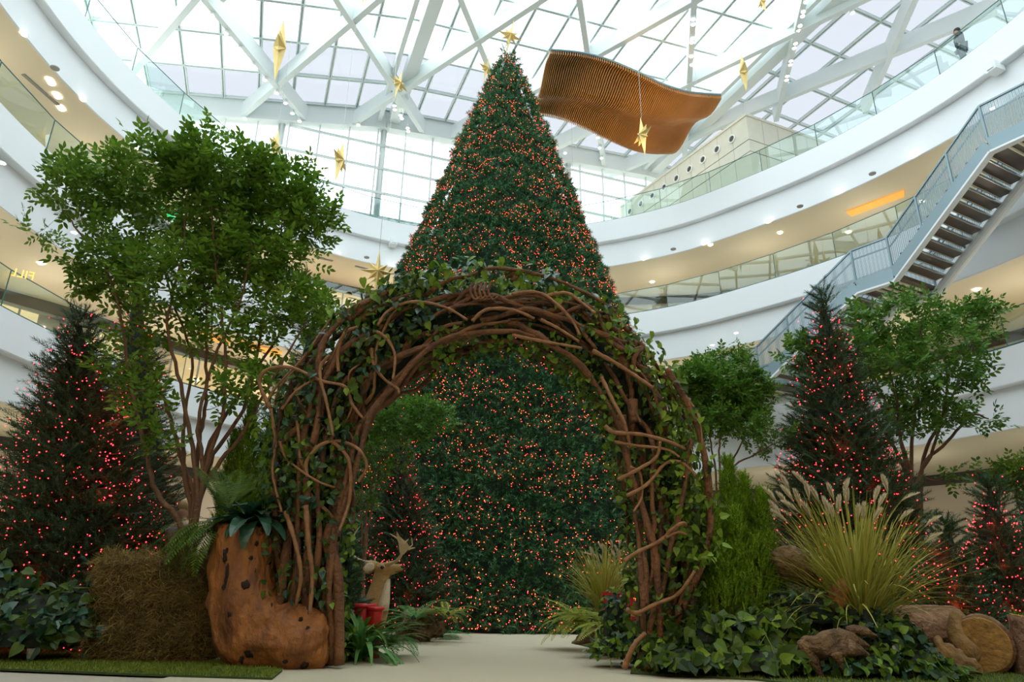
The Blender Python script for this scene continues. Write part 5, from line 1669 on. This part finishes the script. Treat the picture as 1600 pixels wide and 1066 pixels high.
# strap-leaved lilies and ferns inside the arch
broadleaf((P(566, 1000, 7.55).x, 7.55, .02), 70, .74, .060, 'bright green strap-leaved lily clump spilling onto the carpet under the arch', 'fernB', 5, (.35, 3.0), 1.5, (0, 6.28), 'lily_plant')
broadleaf((P(560, 1000, 7.75).x, 7.75, .1), 34, .70, .052, 'tall yellowish strap-leaved lily clump before the red pot', 'fern', 6, (.6, 2.6), 1.5, (0, 6.28), 'lily_plant')
b = G(618, 1010)
fern((P(610, 1000, 8.1).x, 8.1, .12), 26, .55, 'dark green fern between lily clump and pitted rock', 'fernB', 7, .075, (0, 6.28), (.2, 1.6), 1.5)
b = P(646, 968, 10.3)
fern(tuple(b), 16, .85, 'broad pale green fern arching behind the pitted rock', 'fernB', 8, .14, (-.4, 3.6), (.25, 1.4), 1.2)
b = G(690, 999)
fern(tuple(b + Vector((0, 0, .03))), 18, .52, 'low fern fanning over the carpet beside the pitted rock', 'fernB', 9, .10, (-2.2, 1.2), (.15, .9), 1.3)
fern(tuple(P(700, 962, 10.8)), 16, .5, 'small yellow fern behind the pitted rock against the giant tree', 'fernY', 10, .09, (-.6, 3.6), (.3, 1.3), 1.3)
fern(tuple(P(908, 975, 9.6)), 40, .66, 'bright yellow-green fern leaning over the carpet', 'fernY', 11, .11, (1.2, 5.4), (.15, 1.5), 1.2)
fern(tuple(P(955, 982, 8.4)), 34, .58, 'yellow-green fern between weathered driftwood and arch foot', 'fernY', 12, .10, (0, 6.28), (.2, 1.5), 1.4)
broadleaf(tuple(P(932, 968, 8.8)), 18, .17, .055, 'blue-green rosette plant behind the weathered driftwood', 'ivyB', 13, (.3, 1.6), .8, (0, 6.28), 'rosette_plant')
broadleaf(tuple(P(1590, 968, 7.3)), 26, .16, .012, 'small tuft of green grass on the log at the picture edge', 'fern', 14, (.6, 2.5), .8, (0, 6.28), 'grass_tuft')
fern(tuple(P(1495, 1050, 6.4)), 12, .2, 'tiny bright fern in front of the pale curved driftwood', 'fernB', 15, .05, (0, 6.28), (.2, 1.0), 1.2)

# pitted rock
q = G(652, 1003); m = q.dot(_F) / FPX
rock = empty('pitted_driftwood', q, 'pitted brown driftwood lump standing on the carpet beside the deer', 'driftwood')
o = lump('pitted_body', (0, 0, 0), (.29, .24, .24), MT['driftg'], None, None, 3, .35, 2.0, 5); o.parent = rock; o.location = (0, .1, .2)
dm = o.modifiers.new('d', 'DISPLACE'); t2 = bpy.data.textures.new('pits', 'VORONOI'); t2.noise_scale = .055; dm.texture = t2; dm.strength = .05; dm.mid_level = .6
mb = MB(); loft(mb, [((q.x - .18, q.y + .05, .30), .04, .12, (0, 0, 1), (0, 1, 0)), ((q.x - .05, q.y + .02, .345), .055, .16, (0, 0, 1), (0, 1, 0)), ((q.x + .14, q.y + .05, .41), .05, .13, (0, 0, 1), (0, 1, 0)), ((q.x + .22, q.y + .1, .42), .02, .05, (0, 0, 1), (0, 1, 0))], 16, 2, .15, 6)
mb.build('top_slab', MT['drift'], rock, smooth=True)

# weathered driftwood plank beside the carpet on the other side
def driftpiece(name, pts, Y, rz, ry, m, label, seed, amp=.22, n=18, freq=5):
    """organic branch: pts = (px, py, half px)"""
    S = []
    for i, (x, y, h) in enumerate(pts):
        c = P(x, y, Y); c.z = max(c.z, .015); mm = c.dot(_F) / FPX
        a = P(*pts[max(0, i - 1)][:2], Y); b_ = P(*pts[min(len(pts) - 1, i + 1)][:2], Y); t = (b_ - a); t.y = 0; t.normalize()
        S.append((tuple(c), h * mm, h * mm * ry, (-t.z, 0, t.x), (0, 1, 0)))
    root = empty(name, (S[0][0][0], Y, 0), label, 'driftwood')
    mb = MB(); loft(mb, S, n, seed, amp, freq); o = mb.build('weathered_wood', MT[m], root, smooth=True)
    s_ = o.modifiers.new('s', 'SUBSURF'); s_.levels = 1; s_.render_levels = 1
    t_ = bpy.data.textures.new('knots', 'CLOUDS'); t_.noise_scale = .07; d_ = o.modifiers.new('d', 'DISPLACE'); d_.texture = t_; d_.strength = .085 if max(p_[2] for p_ in pts) > 16 else .035; t_.noise_depth = 5; d_.texture_coords = 'LOCAL'
    return root


driftpiece('driftwood', [(897, 1006, 3), (912, 998, 9), (930, 990, 12), (948, 984, 9), (962, 980, 3)], 8.45, 1, 1.6, 'driftg', 'flat weathered driftwood slab beside the yellow-green ferns', 1)
r1 = driftpiece('driftwood', [(1205, 868, 9), (1225, 876, 24), (1245, 888, 26), (1262, 905, 18), (1278, 918, 8)], 7.15, 1, .9, 'driftg', 'dark gnarled driftwood root between cypress and plumed grass', 2, .35)
driftpiece('driftwood', [(1240, 858, 3), (1243, 872, 8), (1246, 890, 14)], 7.1, 1, 1, 'driftg', 'small upright horn of driftwood beside the plumed grass', 12, .3)
driftpiece('driftwood', [(1308, 903, 8), (1312, 918, 17), (1308, 935, 20), (1300, 950, 14), (1288, 965, 8)], 6.85, 1, .8, 'drift', 'knobbly orange-brown driftwood burl in front of the plumed grass', 3, .35)
driftpiece('driftwood', [(1252, 1004, 10), (1278, 1012, 26), (1305, 1008, 30), (1332, 1000, 17), (1356, 1010, 4)], 6.45, 1, .8, 'driftg', 'large jagged grey-brown driftwood root among the ivy', 4, .4)
driftpiece('driftwood', [(1306, 1018, 13), (1314, 1036, 6), (1321, 1060, 1.5)], 6.35, 1, 1, 'driftg', 'short brown driftwood spike under the jagged root', 5, .25)
driftpiece('driftwood', [(1322, 1010, 15), (1342, 1018, 8), (1360, 1024, 1.5)], 6.35, 1, 1, 'driftg', 'pointed driftwood snag jutting from the jagged root', 6, .25)
driftpiece('driftwood', [(1250, 1000, 12), (1264, 1024, 13), (1278, 1050, 9), (1286, 1062, 4)], 6.45, 1, 1, 'driftg', 'sloping dark driftwood branch sinking into the ivy', 7, .2)
driftpiece('driftwood', [(1463, 993, 3), (1466, 1006, 8), (1474, 1022, 18), (1488, 1038, 22), (1502, 1040, 17), (1520, 1042, 12), (1536, 1050, 5)], 6.75, 1, .8, 'driftp', 'pale tan driftwood curl with an upright horn before the sawn log', 8, .18)
driftpiece('driftwood', [(1494, 957, 9), (1490, 972, 11), (1489, 988, 12), (1498, 1004, 13), (1514, 1018, 15), (1530, 1030, 8)], 6.95, 1, .6, 'driftp', 'tall curved tan driftwood bark standing behind the pale curl', 9, .15)
driftpiece('driftwood', [(1000, 1048, 4), (1018, 1040, 9), (1045, 1030, 12), (1070, 1022, 9), (1085, 1020, 3)], 6.75, 1, 1, 'drift', 'low driftwood root lying across the arch foot', 10, .2)

driftpiece('driftwood', [(1322, 982, 4), (1336, 984, 9), (1352, 989, 8), (1370, 995, 2)], 6.5, 1, 1.6, 'driftg', 'thin pale slab of driftwood on top of the jagged root', 11, .2)
# logs
MT['logbark'] = mat('dark_red_brown_log_bark', (0.13, 0.055, 0.022), 0.75, noise=(7, (0.26, 0.14, 0.07), 7, 0.16), bump=(16, .8))
MT['sawn'] = mat('golden_sawn_wood', (0.50, 0.27, 0.06), 0.7, noise=(14, (0.24, 0.11, 0.025), 9, 0.2), bump=(18, .5))


def log(px, r, length, direction, Y, label, seed, squash=1.0):
    c = P(*px, Y); c.z = max(c.z, r * squash * .97); d = Vector(direction).normalized(); u = d.cross(Vector((0, 0, 1))).normalized(); v = u.cross(d).normalized()
    root = empty('log', (c.x, c.y, 0), label, 'log'); mb = MB()
    S = [(tuple(c + d * length * t), r * (1 + .03 * math.sin(t * 9 + seed)), r * squash, tuple(u), tuple(v)) for t in np.linspace(0, 1, 9)]
    loft(mb, S, 30, seed, .04, 4, cap=True); mb.build('bark', MT['logbark'], root, smooth=True)
    fc = MB(); S2 = [(tuple(c - d * .006), r * .93, r * squash * .93, tuple(u), tuple(v)), (tuple(c - d * .012), r * .90, r * squash * .90, tuple(u), tuple(v))]
    loft(fc, S2, 30, seed, .03, 4); fc.build('sawn_face', MT['sawn'], root)
    return root


log((1535, 1015), .26, .5, (.55, .85, 0), 7.05, 'short thick log with golden sawn face towards the path', 1, 1.0)
log_stump = log((1640, 972), .34, .52, (-.16, .1, -1), 6.95, 'big dark upright stump cut off by the picture edge', 2, .95)
log((1370, 1000), .30, .95, (1, .25, 0), 7.7, 'dark reddish log lying behind the ivy and plumed grass', 3, 1.0)

# ------------------------------------------------------------------ red pots and gift box
MT['redpot'] = mat('crimson_lacquer', (0.55, 0.012, 0.02), 0.35, coat=.3)
for px, py, Y, r, h, lab in ((566, 946, 8.05, .15, .30, 'red metal pot with rolled rim behind the lilies'), (587, 951, 7.95, .085, .22, 'narrow red metal pot at the deer\'s chest')):
    t = P(px, py, Y); root = empty('red_pot', (t.x, Y, 0), lab, 'pot'); mb = MB()
    z = t.z
    mb.lathe([(.001, 0.0), (r * .75, 0.0), (r * .92, z), (r * .85, z), (.01, z - .03)], 24, (t.x, Y, 0)); mb.build('pot_body', MT['redpot'], root, smooth=False)
    rim = MB(); rim.lathe([(r * .92, z - .03), (r * 1.1, z - .02), (r * 1.1, z + .01), (r * .95, z + .02), (r * .86, z)], 24, (t.x, Y, 0)); rim.build('rim', MT['redpot'], root, smooth=True)
t = P(966, 925, 8.9); root = empty('gift_box', (t.x, 8.9, 0), 'glossy red gift box behind the yellow-green fern', 'gift box')
R = Matrix.Translation((t.x, 8.9, 0)) @ Matrix.Rotation(.45, 4, 'Z'); w_ = .13
mb = MB(); mb.box((-w_, -w_, 0), (w_, w_, t.z - .03), mat=R); mb.build('box_body', MT['redpot'], root)
mb = MB(); mb.box((-w_ - .01, -w_ - .01, t.z - .06), (w_ + .01, w_ + .01, t.z), mat=R); mb.build('lid', MT['redpot'], root)
mb = MB(); mb.box((-.02, -w_ - .014, 0), (.02, w_ + .014, t.z + .004), mat=R); mb.build('ribbon', mat('dark_red_ribbon', (.3, .01, .015), .3), root)

# ------------------------------------------------------------------ the deer
YD = 8.5
D = lambda x, y, dy=0.0: P(x, y, YD + dy)
k7 = lambda x, y: (540 + x / 4.845, 800 + y / 4.845)
deer = empty('fallow_deer', (D(575, 960).x, YD, 0), 'tan fallow deer with broad antlers and cream throat behind the lily clumps', 'deer')
def DS(cx, cy, half, tilt, depth, dy=0.0):
    c = D(*k7(cx, cy), dy); m = c.dot(_F) / FPX / 4.845; t = math.radians(tilt)
    return (tuple(c), half * m, depth, (math.cos(t), 0, math.sin(t)), (0, 1, 0))
mb = MB()
# head from poll to muzzle, nose pointing to the side
loft(mb, [DS(228, 428, 36, 80, .045), DS(250, 432, 46, 82, .066), DS(285, 440, 54, 85, .076), DS(325, 440, 46, 92, .062), DS(360, 434, 38, 97, .048), DS(395, 427, 31, 100, .040), DS(420, 424, 26, 100, .036), DS(434, 424, 15, 100, .022)], 18, 1, .015, 5)
# neck
loft(mb, [DS(268, 440, 48, 12, .05), DS(268, 480, 60, 10, .065), DS(264, 530, 68, 6, .08), DS(254, 590, 78, 2, .10), DS(240, 660, 92, 0, .13), DS(225, 740, 98, -6, .16), DS(195, 810, 112, -20, .18)], 20, 2, .02, 4)
tors = [D(588, 985), D(570, 985), D(535, 984), D(500, 984), D(470, 980), D(452, 982)]
zt_ = .62
def TS_(x, z, rz, ry): return ((x, YD, z), rz, ry, (0, 0, 1), (0, 1, 0))
x_n = D(585, 950).x
loft(mb, [TS_(x_n + .08, .30, .12, .10), TS_(x_n, .30, .22, .17), TS_(x_n - .2, .28, .23, .20), TS_(x_n - .45, .26, .22, .20), TS_(x_n - .7, .26, .21, .20), TS_(x_n - .9, .24, .16, .15), TS_(x_n - 1.0, .24, .07, .06)], 20, 3, .02, 3)
for dx, dy, hind in ((-.06, -.09, 0), (-.10, .09, 0), (-.86, -.09, 1), (-.80, .09, 1)):
    X = x_n + dx
    e_ = dy * 2.0
    pts = [(X, YD + dy, .24), (X + .06, YD + e_, .15), (X + .14, YD + e_ * 1.1, .06), (X - .08, YD + e_ * 1.2, .04), (X - .22, YD + e_ * 1.2, .03)] if not hind else [(X, YD + dy, .24), (X + .14, YD + e_, .18), (X + .22, YD + e_ * 1.1, .08), (X + .02, YD + e_ * 1.2, .045), (X + .24, YD + e_ * 1.25, .03)]
    mb.tube(pts, [.085, .055, .032, .024, .028], 10)
dmat = mat('tan_deer_coat', (0.50, 0.33, 0.13), 0.85, noise=(30, (0.38, 0.23, 0.08), 5, .3), bump=(120, .5))
body = mb.build('body', [dmat], deer, smooth=True)
rmod = body.modifiers.new('r', 'REMESH'); rmod.mode = 'VOXEL'; rmod.voxel_size = .011; rmod.use_smooth_shade = True
sm_ = body.modifiers.new('s', 'SMOOTH'); sm_.iterations = 4
cm = mat('cream_throat_fur', (0.74, 0.66, 0.48), 0.9, noise=(25, (0.6, 0.5, 0.33), 4, .3), bump=(110, .5))
mb = MB(); loft(mb, [DS(322, 512, 16, 15, .035, -.012), DS(314, 560, 24, 6, .066, -.035), DS(302, 620, 32, 3, .085, -.045), DS(288, 690, 42, 0, .11, -.05), DS(276, 750, 46, 0, .13, -.055)], 16, 5, .03, 6)
mb.build('throat_patch', cm, deer, smooth=True)
MT['black'] = mat('glossy_black', (0.01, 0.01, 0.01), 0.12)
def ball(c, r, m, nm, sq=(1, 1, 1)):
    o = lump(nm, (0, 0, 0), (r * sq[0], r * sq[1], r * sq[2]), m, None, None, 0, 0.0, 1, 3); o.parent = deer; o.location = Vector(c) - deer.location; return o
ball(D(*k7(277, 421), -.078), .020, MT['black'], 'eye', (1.1, .6, 1)); ball(D(*k7(277, 421), .078), .020, MT['black'], 'eye', (1.1, .6, 1))
ball(D(*k7(424, 418), 0), .036, MT['black'], 'nose', (.7, .9, .65))
mb = MB(); mb.tube([D(*k7(424, 446), -.034), D(*k7(400, 453), -.040), D(*k7(375, 455), -.046)], .004, 6); mb.build('mouth', MT['black'], deer)
for sg in (-1, 1):
    mb = MB(); c = Vector(D(*k7(232, 408), .05 * sg)); tip = Vector(D(*k7(132, 428), .16 * sg if sg > 0 else -.11))
    ax = (tip - c); L = ax.length; ax.normalize(); up_ = Vector((0, 0, 1))
    S = [(tuple(c + ax * L * t), w * L * .40, w * L * .12, tuple(up_), tuple(ax.cross(up_).normalized())) for t, w in ((0, .35), (.2, .8), (.5, 1.0), (.8, .75), (1.0, .12))]
    loft(mb, S, 14, 7, .02, 4); mb.build('ear', dmat, deer, smooth=True)
    mb = MB(); S = [(tuple(c + ax * L * t + Vector((0, -.022, -.004))), w * L * .33, w * L * .07, tuple(up_), tuple(ax.cross(up_).normalized())) for t, w in ((.12, .45), (.3, .9), (.55, 1.0), (.8, .7), (.96, .12))]
    loft(mb, S, 12, 7, .02, 4); mb.build('inner_ear', cm, deer, smooth=True)
MT['antler'] = mat('bone_antler', (0.60, 0.50, 0.30), 0.6, noise=(14, (0.44, 0.34, 0.17), 4, .3))


def antler(beam, palm, tines, sg):
    mb = MB(); q = [Vector(D(*k7(x, y), d)) for x, y, d in beam]; c = catmull([tuple(v) for v in q], 6, closed=False)
    mb.tube(c, np.linspace(.021, .016, len(c)), 10)
    V = []; n = len(palm)
    for s_ in (-.011, .011):
        for (x, y, d) in palm: V.append(tuple(D(*k7(x, y), d + s_)))
    cx = np.mean([p[0] for p in palm]); cy = np.mean([p[1] for p in palm]); cd = np.mean([p[2] for p in palm])
    V += [tuple(D(*k7(cx, cy), cd - .018)), tuple(D(*k7(cx, cy), cd + .018))]
    F = [(k, (k + 1) % n, 2 * n) for k in range(n)] + [(n + (k + 1) % n, n + k, 2 * n + 1) for k in range(n)] + [((k + 1) % n, k, n + k, n + (k + 1) % n) for k in range(n)]
    mb.add(V, F)
    for t in tines:
        q = [Vector(D(*k7(x, y), d)) for x, y, d in t]; mb.tube(q, np.linspace(.011, .003, len(q)), 7)
    o = mb.build('antler', MT['antler'], deer, smooth=False)
    return o


antler([(300, 398, -.03), (345, 388, -.07), (385, 372, -.11), (415, 338, -.14), (428, 305, -.15)],
       [(412, 320, -.14), (405, 280, -.15), (400, 235, -.16), (385, 195, -.16), (395, 165, -.16), (415, 190, -.16), (440, 212, -.15), (465, 235, -.15), (484, 262, -.14), (470, 290, -.14), (440, 325, -.14)],
       [[(390, 200, -.16), (360, 182, -.16), (335, 165, -.16)], [(398, 180, -.16), (392, 165, -.16), (385, 150, -.17)], [(455, 228, -.15), (468, 215, -.15), (476, 205, -.15)], [(480, 275, -.14), (506, 250, -.14), (500, 197, -.13)], [(475, 285, -.14), (505, 275, -.14), (526, 272, -.13)], [(330, 386, -.05), (328, 372, -.06), (330, 362, -.07)]], -1)
antler([(245, 392, .03), (190, 385, .09), (120, 372, .16), (70, 345, .2), (45, 300, .2)],
       [(40, 305, .2), (22, 260, .2), (25, 215, .2), (50, 190, .2), (62, 165, .2), (72, 195, .2), (62, 240, .2), (66, 290, .2)],
       [[(58, 185, .2), (78, 150, .2), (106, 113, .2)], [(228, 388, .04), (222, 368, .05), (216, 352, .06)]], 1)

# ------------------------------------------------------------------ people
def person(loc, facing, skin, hair, top, legs, label, height=1.72, arms='down', coat=None):
    """standing figure grown from a jointed skeleton"""
    root = empty('person', loc, label, 'person'); s = height / 1.72
    def skinned(name, V, E, R, m, lv=2):
        me = bpy.data.meshes.new(name); me.from_pydata([tuple(c * s for c in v) for v in V], E, []); me.materials.append(m)
        o = bpy.data.objects.new(name, me); COL.objects.link(o); o.parent = root
        k = o.modifiers.new('sk', 'SKIN'); k.use_smooth_shade = True
        for i, r in enumerate(R):
            rr = r if isinstance(r, tuple) else (r, r)
            me.skin_vertices[0].data[i].radius = (rr[0] * s, rr[1] * s)
        me.skin_vertices[0].data[0].use_root = True
        b_ = o.modifiers.new('su', 'SUBSURF'); b_.levels = lv; b_.render_levels = lv
        return o
    el = 0.06 if arms == 'down' else -.16
    V = [(0, 0, .92), (0, 0, 1.10), (0, 0, 1.30), (0, 0, 1.43), (0, -.01, 1.50), (0, -.02, 1.56), (0, -.02, 1.64),
         (.09, 0, .86), (.10, -.01, .48), (.10, .02, .09), (.10, -.12, .04), (-.09, 0, .86), (-.10, .02, .48), (-.10, .03, .09), (-.10, -.10, .04),
         (.17, 0, 1.39), (.235, .02, 1.12), (.24, -.10, .90), (.235, -.13, .82), (-.17, 0, 1.39), (-.235, .02, 1.12), (-.22, -.10, .90), (-.21, -.13, .82)]
    E = [(0, 1), (1, 2), (2, 3), (3, 4), (4, 5), (5, 6), (0, 7), (7, 8), (8, 9), (9, 10), (0, 11), (11, 12), (12, 13), (13, 14), (3, 15), (15, 16), (16, 17), (17, 18), (3, 19), (19, 20), (20, 21), (21, 22)]
    R = [.13, .12, .14, .11, .05, .085, .09, .085, .055, .04, .035, .085, .055, .04, .035, .055, .042, .032, .028, .055, .042, .032, .028]
    skinned('body', V, E, R, skin)
    up = [0, 1, 2, 3, 15, 16, 17, 19, 20, 21]; mp = {v: i for i, v in enumerate(up)}
    skinned('jacket', [V[i] for i in up], [(mp[a], mp[b]) for a, b in E if a in mp and b in mp], [R[i] * 1.25 + .012 for i in up], top)
    lo = [0, 7, 8, 9, 11, 12, 13]; mp = {v: i for i, v in enumerate(lo)}
    skinned('trousers', [V[i] for i in lo], [(mp[a], mp[b]) for a, b in E if a in mp and b in mp], [R[i] * 1.18 + .014 for i in lo], legs)
    for i in (9, 13):
        v = V[i]; sh = lump('shoe', (0, 0, 0), (.05 * s, .13 * s, .045 * s), MT['dark'], None, None, 0, 0, 1, 2); sh.parent = root; sh.location = (v[0] * s, (v[1] - .07) * s, .045 * s)
    for sx in (-.035, .035):
        e_ = lump('eye', (0, 0, 0), (.011 * s,) * 3, MT['black'], None, None, 0, 0, 1, 2); e_.parent = root; e_.location = (sx * s, -.107 * s, 1.61 * s)
    n_ = MB(); n_.add([(-.013 * s, -.10 * s, 1.575 * s), (.013 * s, -.10 * s, 1.575 * s), (0, -.132 * s, 1.578 * s), (0, -.102 * s, 1.62 * s)], [(0, 1, 2), (0, 2, 3), (2, 1, 3)]); o = n_.build('nose', skin, local=True); o.parent = root
    m_ = MB(); m_.bar((-.024 * s, -.103 * s, 1.55 * s), (.024 * s, -.103 * s, 1.55 * s), .012, .007); o = m_.build('mouth', mat('lips', (.45, .15, .12), .5), local=True); o.parent = root
    h = lump('hair', (0, 0, 0), (.098 * s, .105 * s, .105 * s), hair, None, None, 2, .06, 3, 3); h.parent = root; h.location = (0, .018 * s, 1.655 * s)
    if coat:
        h2 = lump('long_hair', (0, 0, 0), (.10 * s, .06 * s, .19 * s), hair, None, None, 3, .08, 3, 3); h2.parent = root; h2.location = (0, .065 * s, 1.54 * s)
    root.rotation_euler = (0, 0, facing)
    return root


skin_m = mat('light_skin', (0.60, 0.38, 0.27), .5); q = P(271, 900, 9.0)
person((q.x, 9.0, 0), R_(-35), skin_m, mat('blonde_hair', (0.55, 0.40, 0.20), .5), mat('grey_knit', (.25, .26, .28), .8), mat('dark_denim', (.04, .05, .08), .8), 'person with long blonde hair in a grey top glimpsed behind the leafy tree trunks', 1.70, coat=True)
q = PZ(1490, 99, 17.8); i = ring_index(q.x, q.y); q = RING[i] + RN[i] * .62
person((q[0], q[1], 17.8), math.atan2(RN[i][1], RN[i][0]) + math.pi / 2 + 2.4, mat('tan_skin', (.42, .27, .2), .6), mat('black_hair', (.02, .018, .016), .6), mat('black_jacket', (.03, .035, .045), .7), mat('grey_blue_trousers', (.10, .13, .16), .8), 'person in a dark jacket and grey trousers leaning at the topmost balustrade', 1.74)
